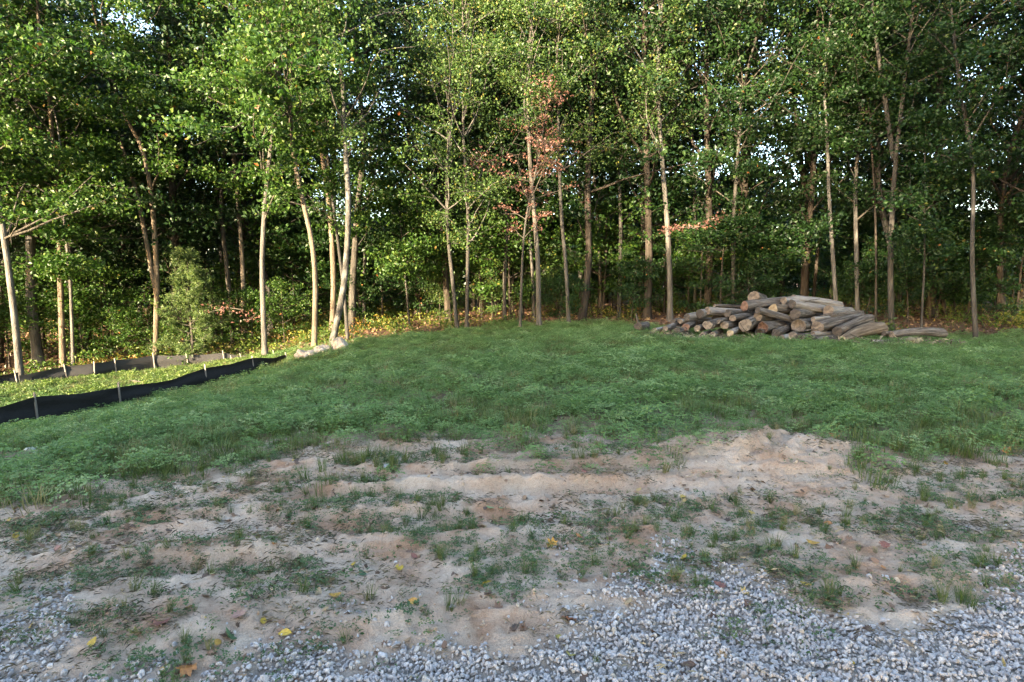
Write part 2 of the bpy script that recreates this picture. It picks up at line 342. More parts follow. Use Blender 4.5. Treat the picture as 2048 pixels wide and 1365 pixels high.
# ------------------------------------------------------------------ scattering (one object per kind of ground cover)
def scatter(name, pts, rot, scale, protos, label=None, pick=None):
    pc = bpy.data.collections.new(name + '_shapes')
    for k, (me, m) in enumerate(protos):
        o = bpy.data.objects.new('%s_shape_%02d' % (name, k), me); me.materials.append(m); pc.objects.link(o)
    me = bpy.data.meshes.new(name); me.vertices.add(len(pts)); me.vertices.foreach_set('co', np.asarray(pts, np.float32).ravel())
    a = me.attributes.new('rot', 'FLOAT_VECTOR', 'POINT'); a.data.foreach_set('vector', np.asarray(rot, np.float32).ravel())
    a = me.attributes.new('scl', 'FLOAT', 'POINT'); a.data.foreach_set('value', np.asarray(scale, np.float32))
    a = me.attributes.new('idx', 'INT', 'POINT'); a.data.foreach_set('value', np.asarray(rng.integers(0, len(protos), len(pts)) if pick is None else pick, np.int32))
    o = link(name, me, None)
    ng = bpy.data.node_groups.new(name + '_scatter', 'GeometryNodeTree')
    ng.interface.new_socket('Geometry', in_out='INPUT', socket_type='NodeSocketGeometry')
    ng.interface.new_socket('Geometry', in_out='OUTPUT', socket_type='NodeSocketGeometry')
    N, L = ng.nodes, ng.links
    gi, go = N.new('NodeGroupInput'), N.new('NodeGroupOutput')
    ci = N.new('GeometryNodeCollectionInfo'); ci.inputs['Collection'].default_value = pc
    ci.inputs['Separate Children'].default_value = True; ci.inputs['Reset Children'].default_value = True
    ip = N.new('GeometryNodeInstanceOnPoints'); ip.inputs['Pick Instance'].default_value = True
    def na(nm, ty):
        x = N.new('GeometryNodeInputNamedAttribute'); x.data_type = ty; x.inputs['Name'].default_value = nm
        return [s for s in x.outputs if s.enabled and s.name == 'Attribute'][0]
    L.new(gi.outputs[0], ip.inputs['Points']); L.new(ci.outputs[0], ip.inputs['Instance']); L.new(na('idx', 'INT'), ip.inputs['Instance Index'])
    er = N.new('FunctionNodeEulerToRotation'); L.new(na('rot', 'FLOAT_VECTOR'), er.inputs[0]); L.new(er.outputs[0], ip.inputs['Rotation'])
    L.new(na('scl', 'FLOAT'), ip.inputs['Scale']); L.new(ip.outputs[0], go.inputs[0])
    md = o.modifiers.new('scatter', 'NODES'); md.node_group = ng
    return tag(o, label, kind='stuff')
def in_view(x, y, m=260):
    u, v = proj(x, y, base_h(x, y)); return (u > -m) & (u < 2048 + m) & (v < 1365 + m)
def rpts(n, x0, x1, y0, y1): return rng.uniform(x0, x1, n), rng.uniform(y0, y1, n)
def upright(n, tilt=.12): return np.stack([rng.normal(0, tilt, n), rng.normal(0, tilt, n), rng.uniform(0, 6.283, n)], 1)

def blade_mesh(n, h, spread, w, g):
    V, Fc = [], []
    for k in range(n):
        a = g.uniform(0, 6.283); r = spread * g.uniform(0, 1) ** .5; bx, by = r * math.cos(a), r * math.sin(a)
        a2 = a + g.normal(0, .7); hh = h * g.uniform(.5, 1.15); ln = hh * g.uniform(.15, .75)
        ax, ay = math.cos(a2), math.sin(a2); px, py = -ay * w, ax * w; o = len(V)
        V += [(bx - px, by - py, 0), (bx + px, by + py, 0), (bx + ax * ln * .4 - px * .8, by + ay * ln * .4 - py * .8, hh * .62), (bx + ax * ln * .4 + px * .8, by + ay * ln * .4 + py * .8, hh * .62), (bx + ax * ln, by + ay * ln, hh)]
        Fc += [(o, o + 1, o + 3), (o, o + 3, o + 2), (o + 2, o + 3, o + 4)]
    return mesh_np('blades', V, Fc)
def clover_mesh(n, rad, h, size, g, upv=1.9):
    c = []
    for k in range(n):
        a = g.uniform(0, 6.283); r = rad * g.uniform(0, 1) ** .6; hh = h * (1 - .5 * (r / rad) ** 2) * g.uniform(.68, 1.1)
        b = np.array([r * math.cos(a), r * math.sin(a), hh])
        for q in range(3):
            c.append(b + np.array([math.cos(q * 2.1 + a), math.sin(q * 2.1 + a), 0]) * size * .55)
    return leaf_mesh('clover', np.array(c), size, up=upv, wid=.42, g=g)
def stone_mesh(g, flat=.75):
    import bmesh
    bm = bmesh.new(); bmesh.ops.create_icosphere(bm, subdivisions=2, radius=.5)
    v = np.array([x.co[:] for x in bm.verts]); f = np.array([[q.index for q in p.verts] for p in bm.faces]); bm.free()
    for k in range(9):
        d = unit(g.normal(0, 1, 3)); h = g.uniform(.22, .40); e = v @ d - h; v = v - np.outer(np.clip(e, 0, None), d)
    v *= np.array([g.uniform(.9, 1.25), g.uniform(.75, 1.0), flat * g.uniform(.8, 1.1)]); return mesh_np('stone', v, f)
LOBED = [(0, -.5), (.05, -.3), (.22, -.34), (.18, -.18), (.42, -.12), (.24, .02), (.4, .2), (.18, .2), (.16, .36), (0, .5)]
OVAL = [(0, -.5), (.16, -.38), (.27, -.15), (.28, .05), (.2, .27), (.09, .42), (0, .5)]
STAR = [(0, -.4), (.2, -.42), (.15, -.22), (.5, -.15), (.26, .02), (.42, .28), (.14, .2), (0, .52)]
def flat_leaf(outline, g, curl=.25):
    o = list(outline) + [(-x, y) for x, y in outline[-2:0:-1]]
    o = np.array(o); n = len(o); v = np.zeros((n * 1 + 3, 3))
    v[:n, :2] = o; mid = np.array([(0, -.25), (0, .05), (0, .3)]); v[n:, :2] = mid
    k1, k2, ph = g.uniform(-curl, curl * 1.6), g.uniform(-curl, curl * 1.6), g.uniform(0, 6)
    v[:, 2] = k1 * v[:, 0] ** 2 * 4 * .4 + k2 * v[:, 1] ** 2 * .9 + .05 * np.sin(v[:, 0] * 9 + ph) * np.abs(v[:, 0]) * 3
    v[:, 2] -= v[:, 2].min()
    fc = []
    for i in range(n):
        j = (i + 1) % n; m = (o[i, 1] + o[j, 1]) / 2; q = n + (0 if m < -.1 else (1 if m < .18 else 2))
        fc.append((q, i, j))
    for a, b in ((0, 1), (1, 2)):     # close the seams along the midrib
        for i in range(n):
            j = (i + 1) % n
            qi = [f for f in fc if f[1] == i][0][0]; qp = [f for f in fc if f[2] == i][0][0]
            if {qi, qp} == {n + a, n + b}: fc.append((qp, i, qi) if True else None)
    return mesh_np('leaf', v, [f[::-1] for f in fc])

g1 = np.random.default_rng(5)
# clover
x, y = rpts(150000, -17, 18, 4.2, 21); lw, sn, gr, lt = masks(x, y)
den = lw * np.clip(.45 + 1.2 * (fbm(x * .9, y * 1.1, 19) - .25), .12, 1); k = (rng.uniform(0, 1, len(x)) < den * .5) & in_view(x, y)
x, y = x[k], y[k]; hv = (.55 + .9 * fbm(x * 1.3, y * 1.3, 23)) * np.where((x < -7) & (y > 13), .6, 1)
scatter('clover', np.stack([x, y, ground_h(x, y) - .01], 1), upright(len(x)), hv * rng.lognormal(-.25, .33, len(x)).clip(.4, 1.7), [(clover_mesh(54, .15, .15, .0175, g1), M['clover']) for _ in range(6)],
        'low green clover covering the lawn from sand to woods')
# lawn grass
x, y = rpts(60000, -17, 18, 3.2, 21); lw, sn, gr, lt = masks(x, y)
pat = sstep(.46, .60, fbm(x * .8 + 9, y * .9, 41)); k = (rng.uniform(0, 1, len(x)) < lw * (.12 + .85 * pat + .6 * ((x < -6.5) & (y > 11.5)))) & in_view(x, y); x, y = x[k], y[k]
scatter('lawn_grass', np.stack([x, y, ground_h(x, y) - .01], 1), upright(len(x)), rng.uniform(.5, 1.1, len(x)), [(blade_mesh(34, .17, .12, .0028, g1), M['grass']) for _ in range(5)],
        'short grass blades growing among the clover')
# weeds added with sun-facing leaves to brighten the strip between the fences
x, y = rpts(16000, -18, -5.5, 9, 19.5); lw, sn, gr, lt = masks(x, y)
fy = np.interp(x, [-18, -9.2, -7.8, -6], [9.2, 10.4, 12.4, 15.6]); k = (y > fy + .5) & (rng.uniform(0, 1, len(x)) < lw * (.12 + .75 * sstep(.42, .58, fbm(x * 1.1, y * 1.1, 37)))) & in_view(x, y); x, y = x[k], y[k]
scatter('strip_weeds', np.stack([x, y, ground_h(x, y) - .01], 1), upright(len(x)), rng.uniform(.5, 1.1, len(x)), [(clover_mesh(30, .15, .17, .034, g1, .35), M['strip']) for _ in range(5)], 'leafy weeds added to brighten the sunlit strip between the two fences')
# tufts and weeds on the sand
x, y = rpts(42000, -9, 10, 2.0, 8.5); lw, sn, gr, lt = masks(x, y)
u, v = proj(x, y, base_h(x, y))
pt = sstep(.47, .62, fbm(x * 1.5, y * 2.8, 43, 5)) * (1 - .8 * np.exp(-(((x - MND[0]) / 1.1) ** 2 + ((y - MND[1] + .25) / .6) ** 2)))
pt = np.clip(pt + .75 * sstep(1000, 200, u) * sstep(.42, .58, fbm(x * 2, y * 3.5, 45)) + .55 * np.exp(-((v - np.interp(u, [0, 600, 1000, 1300, 1600, 2048], [1180, 1230, 1190, 1100, 1090, 1060])) / 45) ** 2) * sstep(.42, .6, fbm(x * 2.4, y * 3.4, 47)), 0, 1)
r = rng.uniform(0, 1, len(x)); iv = in_view(x, y, 150); dn = (1 - lw) * pt * (1 - gr * .6)
k = (r < dn * .75) & iv
scatter('sand_weeds', np.stack([x[k], y[k], ground_h(x[k], y[k]) - .005], 1), upright(k.sum(), .1), rng.uniform(.25, .75, k.sum()),
        [(clover_mesh(16, .13, .07, .022, g1), M['weed']) for _ in range(4)] + [(leaf_mesh('weed', np.concatenate([g1.normal(0, .05, (26, 2)), g1.uniform(.0, .07, (26, 1))], 1), .035, up=1.3, wid=.2, g=g1), M['weed']) for _ in range(3)],
        'small dark weeds creeping over the bare sand')
r2 = rng.uniform(0, 1, len(x)); k = (r2 < (dn * .20 + (1 - lw) * (1 - gr) * .010)) & iv
scatter('sand_grass', np.stack([x[k], y[k], ground_h(x[k], y[k]) - .005], 1), upright(k.sum(), .15), rng.uniform(.25, .65, k.sum()) * (1 + .5 * (y[k] > 4.5)),
        [(blade_mesh(46, .17, .035, .0018, g1), M['grass']) for _ in range(5)] + [(blade_mesh(26, .05, .10, .0018, g1), M['grass']) for _ in range(2)], 'thin grass tufts sprouting from the bare sand')
# matted dry stalks
k = (rng.uniform(0, 1, len(x)) < (1 - lw) * (1 - gr * .8) * (.03 + .26 * sstep(.46, .62, fbm(x * 1.6 + 3, y * 2.9, 49, 4)))) & iv
def straw_mesh(g):
    c = np.concatenate([g.normal(0, .07, (30, 2)), g.uniform(0, .018, (30, 1))], 1)
    return leaf_mesh('straw', c, .045, up=3, wid=.022, g=g)
scatter('dry_thatch', np.stack([x[k], y[k], ground_h(x[k], y[k]) + .002], 1), upright(k.sum(), .1), rng.uniform(.4, 1.2, k.sum()), [(straw_mesh(g1), M['straw']) for _ in range(5)], 'matted dry stalks and rootlets on the sand')
# gravel
def jgrid(x0, x1, y0, y1, st):
    a, b = np.meshgrid(np.arange(x0, x1, st), np.arange(y0, y1, st)); a, b = a.ravel(), b.ravel()
    return a + rng.uniform(-.5, .5, len(a)) * st, b + rng.uniform(-.5, .5, len(b)) * st
x, y = jgrid(-3.6, 5.6, 1.55, 4.4, .0158); lw, sn, gr, lt = masks(x, y); r = rng.uniform(0, 1, len(x))
k = in_view(x, y, 160) & (r < np.clip(gr * 1.05 - .05, 0, 1) * .95 + .010 * (sstep(1100, 1300, proj(x, y, 0 * x)[1]))); x, y, gr = x[k], y[k], gr[k]
s = np.clip(rng.lognormal(math.log(.0205), .26, len(x)), .010, .05)
scatter('gravel', np.stack([x, y, ground_h(x, y) + s * .15 + rng.uniform(0, .007, len(x)) * gr], 1), rng.uniform(0, 6.283, (len(x), 3)), s, [(stone_mesh(g1), M['stone']) for _ in range(12)],
        'pale grey limestone gravel along the near edge')
# clods and crumbs on the sand
x, y = rpts(26000, -7, 8, 1.9, 7.5); lw, sn, gr, lt = masks(x, y)
md = np.exp(-(((x - MND[0]) / 1.2) ** 2 + ((y - MND[1]) / .6) ** 2))
k = (rng.uniform(0, 1, len(x)) < (1 - lw) * (1 - gr) * (.14 + .5 * md + .3 * sstep(.55, .68, fbm(x * 2, y * 4, 57)))) & in_view(x, y, 120); x, y = x[k], y[k]
s = np.clip(rng.lognormal(math.log(.012), .5, len(x)), .004, .05)
scatter('sand_clods', np.stack([x, y, ground_h(x, y) + s * .1], 1), rng.uniform(0, 6.283, (len(x), 3)), s, [(stone_mesh(g1, .8), M['clod']) for _ in range(5)], 'crumbs and clods of dry sand')
# leaf crumbs
x, y = rpts(15000, -7, 8, 1.8, 7.5); lw, sn, gr, lt = masks(x, y); u, v = proj(x, y, base_h(x, y))
k = (rng.uniform(0, 1, len(x)) < (1 - lw) * (.16 + .6 * sstep(.48, .64, fbm(x * 1.7, y * 2.6, 59)) * (1 - gr * .5) * (.5 + .6 * sstep(1000, 200, u)))) & in_view(x, y, 120); x, y = x[k], y[k]
scatter('leaf_litter', np.stack([x, y, ground_h(x, y) + .004], 1), upright(len(x), .35), rng.uniform(.012, .062, len(x)), [(flat_leaf(o, g1, .5), M['litter']) for o in (LOBED, OVAL, STAR, LOBED)],
        'scraps of dry brown leaves strewn over sand')
# floor of the wood
x, y = rpts(60000, -34, 34, 15, 42); lw, sn, gr, lt = masks(x, y)
k = (rng.uniform(0, 1, len(x)) < lt * .55) & in_view(x, y, 200); x, y = x[k], y[k]
scatter('woodland_litter', np.stack([x, y, ground_h(x, y) + .015], 1), upright(len(x), .5), rng.uniform(.10, .2, len(x)), [(flat_leaf(o, g1, .6), M['litter']) for o in (LOBED, OVAL, STAR)],
        'brown fallen leaves carpeting the floor of the wood')
def under_mesh(g):
    n = g.integers(40, 70); c = np.stack([g.normal(0, .22, n), g.normal(0, .22, n), g.uniform(.05, .6, n) * g.uniform(.5, 1)], 1)
    return leaf_mesh('undergrowth', c, .085, up=.5, g=g, wid=.3)
x, y = rpts(9000, -34, 34, 15.5, 40); lw, sn, gr, lt = masks(x, y)
dens = .10 + .75 * sstep(.45, .65, fbm(x * .35, y * .35, 91)) + .7 * sstep(-5, -6, x) * sstep(-11, -9, x) - .04 * (x < -10) - .5 * np.exp(-(((x - 1) / 5) ** 2 + ((y - 22) / 4) ** 2))
k = (rng.uniform(0, 1, len(x)) < lt * dens) & in_view(x, y, 250); x, y = x[k], y[k]
scatter('undergrowth', np.stack([x, y, ground_h(x, y) - .02], 1), upright(len(x)), rng.uniform(.5, 1.35, len(x)), [(under_mesh(g1), M['under']) for _ in range(8)],
        'leafy undergrowth below the trees at the edge of the wood')

# ------------------------------------------------------------------ trees
def grow(pts, r0, H, cr, z0, nl, g, leaf=.12, per=12, elev=(25, 60), sub=4, low=True, spread=.26, bend=.25, keepf=.75, front=0):
    """trunk line (absolute heights), limbs and leaf points; everything relative to the base"""
    pts = [np.array(p, float) for p in pts]; base = pts[0].copy()
    pts = [p - base for p in pts]
    while pts[-1][2] < H - .3:
        d = unit(pts[-1] - pts[-2]); d = unit(d * .6 + np.array([g.normal(0, .10), g.normal(0, .10), .8]))
        pts.append(pts[-1] + d * min(1.1, max(.35, H - pts[-1][2])))
    pts = np.array(pts)
    seg = np.concatenate([[0], np.cumsum(np.linalg.norm(np.diff(pts, axis=0), axis=1))]); n = max(10, int(seg[-1] / .55))
    tt = np.linspace(0, seg[-1], n); tt = np.insert(tt, 1, .25)
    tr = np.stack([np.interp(tt, seg, pts[:, i]) for i in range(3)], 1)
    ker = tr.copy(); ker[1:-1] = (tr[:-2] + 2 * tr[1:-1] + tr[2:]) / 4; tr = ker
    f = tt / seg[-1]; rad = r0 * (1 - f) ** .75 + .010; rad *= .92; rad[0] *= 1.6; rad[1] *= 1.14
    rad *= 1 + g.normal(0, .03, len(rad)); tr[0][2] -= .12
    limbs, cl = [], []
    hs = np.sort(g.uniform(0, 1, nl)) ** .9
    for q, h in enumerate(hs):
        z = z0 + (H - z0) * h * .97
        i = int(np.argmin(np.abs(tr[:, 2] - z))); s = tr[i]; tf = f[i]
        prof = (.45 + .75 * math.sin(math.pi * min(1, .18 + h * .85)))
        L = cr * prof * g.uniform(.35, 1.35); az = q * 2.4 + g.normal(0, .6) if g.uniform() > front else -1.57 + g.normal(0, .75); el = R(g.uniform(*elev)) * (1 if h < .8 else 1.2)
        d = np.array([math.cos(az) * math.cos(el), math.sin(az) * math.cos(el), math.sin(el)])
        lp = [s]
        for e in range(5):
            d = unit(d + np.array([g.normal(0, bend * .7), g.normal(0, bend * .7), g.normal(.03, bend * .5)])); lp.append(lp[-1] + d * L / 5)
        lp = np.array(lp); lr = min(rad[i] * .6, .009 + .013 * L) * np.linspace(1, .2, 6); limbs.append((lp, lr))
        for e in range(sub):
            j = g.integers(1, 6); b = lp[j]; a2 = az + g.normal(0, .9)
            d2 = unit(np.array([math.cos(a2), math.sin(a2), g.normal(.15, .3)])); L2 = L * g.uniform(.22, .5)
            m1 = b + d2 * L2 * .5; m2 = m1 + unit(d2 + np.array([0, 0, g.normal(.0, .25)])) * L2 * .5
            limbs.append((np.array([b, m1, m2]), np.array([.009, .006, .003])))
            cl += [m1, m2]
        cl += [lp[3], lp[4], lp[5]]
    cl = np.array(cl); keep = g.uniform(0, 1, len(cl)) < keepf; cl = cl[keep]
    c = np.repeat(cl, per, 0); c = c + g.normal(0, 1, c.shape) * np.array([spread, spread, spread * .42]) * g.uniform(.6, 1.3, (len(cl), 1)).repeat(per, 0)
    c[:, 2] = np.maximum(c[:, 2], .25)
    return base, (tr, rad), limbs, c
PARTS = {}
def build_tree(root, trunk, limbs, c, bark, leafm, leaf, g, up=.5, twig=None, extra=None, wid=.36):
    v, f = tubes([trunk] + (extra or []), 9); link('trunk', mesh_np('trunk', v, f, smooth=True), M[bark], root)
    if limbs:
        v, f = tubes(limbs, 4); link('limbs', mesh_np('limbs', v, f, smooth=True), M[twig or bark], root)
    if len(c): link('crown', leaf_mesh('crown', c, leaf, up=up, g=g, wid=wid), M[leafm], root)

# front trees: (trace from base to top in picture pixels, distance, trunk width px, height, crown radius, first limb, limbs, leaf, bark, name, label)
T = [
 ([(40, 752), (30, 640), (15, 520), (0, 420), (-18, 320)], 15.8, 21, 13, 2.6, 2.6, 26, 'maple', 'bark_pale', 'maple_tree', 'leaning pale trunk at the left edge rising behind the black fence'),
 ([(78, 735), (62, 600), (60, 420), (40, 240), (22, 110)], 19.5, 27, 15, 3.0, 4.0, 26, 'maple', 'bark_pale', 'maple_tree', 'thickest pale trunk on the left, behind the leaning edge tree'),
 ([(125, 728), (122, 600), (117, 400), (107, 290), (97, 190), (76, 38)], 18.2, 17, 15, 2.8, 3.4, 30, 'maple', 'bark_sunlit', 'maple_tree', 'straight sunlit brown trunk with a thin pale stem beside it'),
 ([(145, 722), (141, 560), (127, 430), (124, 330)], 17.8, 8, 9.5, 1.6, 2.6, 20, 'maple', 'bark_pale', 'young_tree', 'thin pale stem close beside the straight brown trunk'),
 ([(310, 712), (315, 560), (305, 400), (290, 310), (275, 268), (240, 225), (228, 170), (218, 120), (198, 70)], 19, 17, 15, 3.0, 4.2, 30, 'maple', 'bark_sunlit', 'maple_tree', 'bright brown trunk with a second leaning stem, bent halfway up'),
 ([(487, 690), (487, 560), (480, 450), (470, 350), (463, 260), (448, 160)], 21, 13, 14, 2.6, 4.0, 26, 'maple', 'bark_sunlit', 'maple_tree', 'sunlit trunk rising just right of the young pine'),
 ([(530, 714), (524, 560), (525, 480), (531, 400), (545, 260), (550, 200), (562, 110), (568, 20)], 16.8, 14, 14, 2.4, 3.2, 28, 'maple', 'bark_pale', 'maple_tree', 'grey trunk standing behind the end of the near black fence'),
 ([(628, 700), (632, 560), (625, 480), (600, 380), (583, 290), (580, 200), (585, 100)], 16.8, 13, 14, 2.4, 3.4, 26, 'maple', 'bark_sunlit', 'maple_tree', 'brown trunk behind the pale boulders bending left with height'),
 ([(664, 692), (672, 650), (685, 600), (694, 510), (698, 400), (690, 290), (688, 180), (676, 100), (655, 50)], 16.9, 15, 14, 2.2, 4.6, 24, 'aspen', 'bark_rough', 'rough_barked_tree', 'curved rough grey trunk with a dark foot beside the boulders'),
 ([(695, 680), (690, 600), (678, 500), (668, 420)], 18.5, 9, 11, 2.0, 3.0, 22, 'maple', 'bark', 'young_tree', 'slim stem right behind the curved rough grey trunk'),
 ([(664, 656), (668, 554), (660, 420), (640, 280)], 21, 17, 15, 2.8, 5, 24, 'oak', 'bark_sunlit', 'oak_tree', 'thick brown trunk further back left of the curved grey trunk'),
 ([(729, 655), (727, 554), (735, 430), (742, 300)], 22.5, 9, 13, 2.4, 3.5, 24, 'oak', 'bark', 'oak_tree', 'slender brown trunk in the dark gap right of the curved grey trunk'),
 ([(819, 628), (808, 532), (800, 430)], 21, 4.5, 6.0, 1.4, 1.4, 18, 'maple', 'bark', 'sapling', 'very thin leaning sapling in the dark gap of the wood'),
 ([(915, 668), (905, 560), (895, 470), (893, 350), (897, 290), (905, 230)], 19.2, 11, 13, 2.1, 2.4, 26, 'aspen', 'bark', 'aspen_tree', 'left one of two close slim trunks at the middle lawn edge'),
 ([(933, 668), (935, 540), (937, 440), (930, 330), (925, 250)], 19.2, 10.5, 13.5, 2.1, 2.4, 28, 'aspen', 'bark', 'aspen_tree', 'right one of two close slim trunks at the middle lawn edge'),
 ([(965, 627), (962, 520), (960, 450), (955, 340), (950, 220)], 25, 16, 14, 2.8, 3, 24, 'aspen', 'bark_sunlit', 'aspen_tree', 'lit trunk further back just right of the two close trunks'),
 ([(1040, 662), (1045, 500), (1052, 430), (1068, 360), (1085, 280), (1092, 220)], 18.8, 7, 7.6, 1.5, 2.8, 30, 'dead', 'bark', 'dead_leaved_sapling', 'thin sapling hung with withered red brown leaves'),
 ([(1078, 657), (1076, 520), (1068, 420), (1058, 300), (1056, 200), (1055, 140), (1062, 60)], 19.4, 15, 14.5, 2.4, 5, 26, 'aspen', 'bark_pale', 'aspen_tree', 'tall pale trunk behind the sapling with red brown leaves'),
 ([(1068, 645), (1066, 560), (1060, 480), (1050, 360)], 21.5, 9, 12, 2.2, 3, 22, 'oak', 'bark', 'oak_tree', 'darker slim trunk close behind the tall pale trunk in the centre'),
 ([(1138, 657), (1132, 530), (1122, 430), (1118, 300), (1115, 180), (1115, 50)], 19.4, 11.5, 14, 2.2, 3.6, 26, 'aspen', 'bark', 'aspen_tree', 'slim straight trunk with a leafy bush around its foot, right of centre'),
 ([(1180, 629), (1175, 495), (1172, 375), (1178, 220)], 24, 10, 14, 2.6, 4, 24, 'oak', 'bark', 'oak_tree', 'left one of three dim trunks between the bush and the log pile'),
 ([(1204, 635), (1198, 507), (1190, 380), (1185, 240)], 23, 9, 13.5, 2.4, 4, 24, 'oak', 'bark', 'oak_tree', 'middle one of three dim trunks between the bush and the log pile'),
 ([(1238, 634), (1242, 460), (1239, 360), (1225, 240), (1213, 150), (1195, 60)], 22, 12, 14.5, 2.6, 4.4, 26, 'aspen', 'bark', 'aspen_tree', 'trunk with bright upper forks, right one of three before the log pile'),
 ([(1291, 606), (1293, 543), (1298, 447), (1302, 350), (1300, 220)], 25, 7, 13, 2.2, 5, 20, 'aspen', 'bark', 'aspen_tree', 'thin lit stem deep behind, left of the big pale trunk'),
 ([(1319, 607), (1328, 435), (1332, 300)], 25, 5, 10, 1.6, 4, 16, 'oak', 'bark', 'young_tree', 'thinnest leaning stem just left of the big pale trunk'),
 ([(1340, 642), (1340, 560), (1335, 450), (1325, 330), (1318, 230), (1315, 140), (1320, 60), (1326, -20)], 20.5, 16, 15.5, 2.5, 5.0, 28, 'aspen', 'bark_pale', 'aspen_tree', 'big pale bare trunk standing at the left end of the log pile'),
 ([(1391, 600), (1390, 480), (1388, 350), (1384, 230), (1380, 140)], 22.5, 9, 13.5, 2.4, 3, 24, 'oak', 'bark', 'oak_tree', 'slim trunk half hidden in leaves behind the left logs'),
 ([(1467, 608), (1467, 430), (1476, 310), (1485, 176), (1509, 88), (1534, 0)], 21, 12, 14.5, 2.5, 3.2, 30, 'oak', 'bark', 'oak_tree', 'trunk behind the log pile leaning right near its top, against the sky'),
 ([(1612, 612), (1612, 450), (1610, 390), (1637, 299), (1655, 200)], 22.5, 14, 13.5, 2.6, 4.4, 26, 'oak', 'bark_dark', 'oak_tree', 'dark forked trunk behind the tallest part of the log pile'),
 ([(1626, 610), (1635, 500), (1650, 420), (1668, 330)], 23, 9, 12, 2.2, 4, 20, 'oak', 'bark_dark', 'oak_tree', 'leaning dark stem beside the forked trunk behind the logs'),
 ([(1676, 614), (1665, 500), (1658, 400), (1655, 290), (1650, 215), (1648, 150)], 20, 11.5, 13.5, 2.2, 6, 22, 'oak', 'bark_pale', 'oak_tree', 'pale slim trunk rising behind the right half of the log pile'),
 ([(1716, 630), (1712, 480), (1710, 380), (1718, 240), (1727, 130), (1722, 60), (1722, -20)], 20, 12, 15, 2.2, 3.0, 28, 'oak', 'bark_pale', 'oak_tree', 'leaf clad trunk behind the right end of the log pile'),
 ([(1752, 645), (1752, 500), (1750, 400), (1742, 280)], 19.5, 6, 11, 1.7, 3, 20, 'oak', 'bark_dark', 'young_tree', 'thin dark stem left of the tall trunk at the pile end'),
 ([(1783, 667), (1780, 540), (1785, 400), (1795, 280), (1805, 200), (1815, 110), (1826, 20)], 18.3, 15, 15, 2.4, 5.6, 24, 'oak', 'bark', 'oak_tree', 'tall grey trunk at the right end of the log pile, forked high up'),
 ([(1842, 684), (1845, 600), (1850, 520), (1848, 440)], 17.3, 5, 6.5, 1.3, 2.0, 16, 'oak', 'bark', 'sapling', 'thin bare sapling behind the long fallen log'),
 ([(1886, 660), (1882, 560), (1890, 420), (1900, 280)], 22, 11, 14, 2.6, 3.5, 26, 'oak', 'bark_dark', 'oak_tree', 'very dark trunk deep in shade behind the long fallen log'),
 ([(1952, 688), (1945, 560), (1944, 480), (1948, 370), (1940, 270), (1920, 200), (1916, 130)], 16.4, 11.5, 12.5, 2.2, 3.8, 24, 'oak', 'bark', 'oak_tree', 'crooked grey trunk right of the log pile, kinked to the left'),
 ([(1998, 672), (2000, 550), (2002, 400), (2020, 300), (2042, 240)], 20, 16, 14.5, 2.8, 3.5, 28, 'oak', 'bark_dark', 'oak_tree', 'thick dark trunk near the right edge of the wood'),
 ([(2110, 700), (2112, 500), (2105, 300), (2095, 100)], 16.5, 14, 14, 2.6, 3.0, 28, 'oak', 'bark_dark', 'oak_tree', 'oak whose dark leaves overhang the top right corner'),
 ([(-110, 760), (-112, 500), (-100, 300), (-80, 100)], 17, 16, 14, 2.8, 3.0, 28, 'maple', 'bark', 'maple_tree', 'maple whose leaves overhang the left edge'),
]
FRONT = {}
TW = {0: 13.5, 1: 20, 2: 11.5, 3: 6, 4: 11, 5: 9.5, 6: 10.5, 7: 10.5, 8: 13}
for ti, (tr, D, w, H, cr, z0, nl, lm, bk, nm, lb) in enumerate(T):
    w = TW.get(ti, w * .70)
    g = np.random.default_rng(100 + ti)
    pts = [P(px, py, D + (.0 if q == 0 else g.normal(0, .06) * q)) for q, (px, py) in enumerate(tr)]
    pts[0][2] = min(pts[0][2], gz(pts[0][0], pts[0][1]) + .02) if abs(pts[0][2] - gz(pts[0][0], pts[0][1])) < .5 else gz(pts[0][0], pts[0][1])
    dead = lm == 'dead'
    leaf = {'maple': .118, 'oak': .112, 'aspen': .085, 'dead': .08}[lm]
    base, trunk, limbs, c = grow(pts, w / 2 / F * D, H, cr, z0 if dead else z0 * 1.12, nl if dead else int(nl * 1.15), g, per={'maple': 88, 'oak': 80, 'aspen': 78, 'dead': 15}[lm], elev=(5, 40) if lm == 'maple' else ((30, 65) if lm == 'aspen' else (15, 55)), spread=.29 if not dead else .12, keepf=.46 if lm != 'oak' else .40, front=.24)
    # low leafy sprays on the edge trees
    root = empty(nm, base, lb, 'sapling' if nm in ('sapling', 'dead_leaved_sapling') else 'tree')
    extra = []
    if ti == 4:
        q = [P(313, 590, 19), P(296, 500, 19.1), P(277, 400, 19.2), P(263, 350, 19.3), P(240, 280, 19.4)]; extra = [(np.array(q) - base, np.array([.075, .07, .065, .055, .045]))]
    if ti == 33:
        q = [P(1787, 318, 18.3), P(1770, 200, 18.4), P(1755, 100, 18.5), P(1748, 50, 18.5), P(1742, -30, 18.5)]; extra = [(np.array(q) - base, np.array([.075, .065, .05, .04, .03]))]
    if ti == 28:
        q = [P(1610, 400, 22.5), P(1600, 300, 22.4), P(1590, 220, 22.4), P(1580, 120, 22.4)]; extra = [(np.array(q) - base, np.array([.10, .08, .06, .04]))]
    build_tree(root, trunk, limbs, c, bk, lm, leaf, g, twig='bark_pale' if lm == 'aspen' else ('twig' if bk != 'bark_dark' else 'bark_dark'), extra=extra)
    FRONT[ti] = root
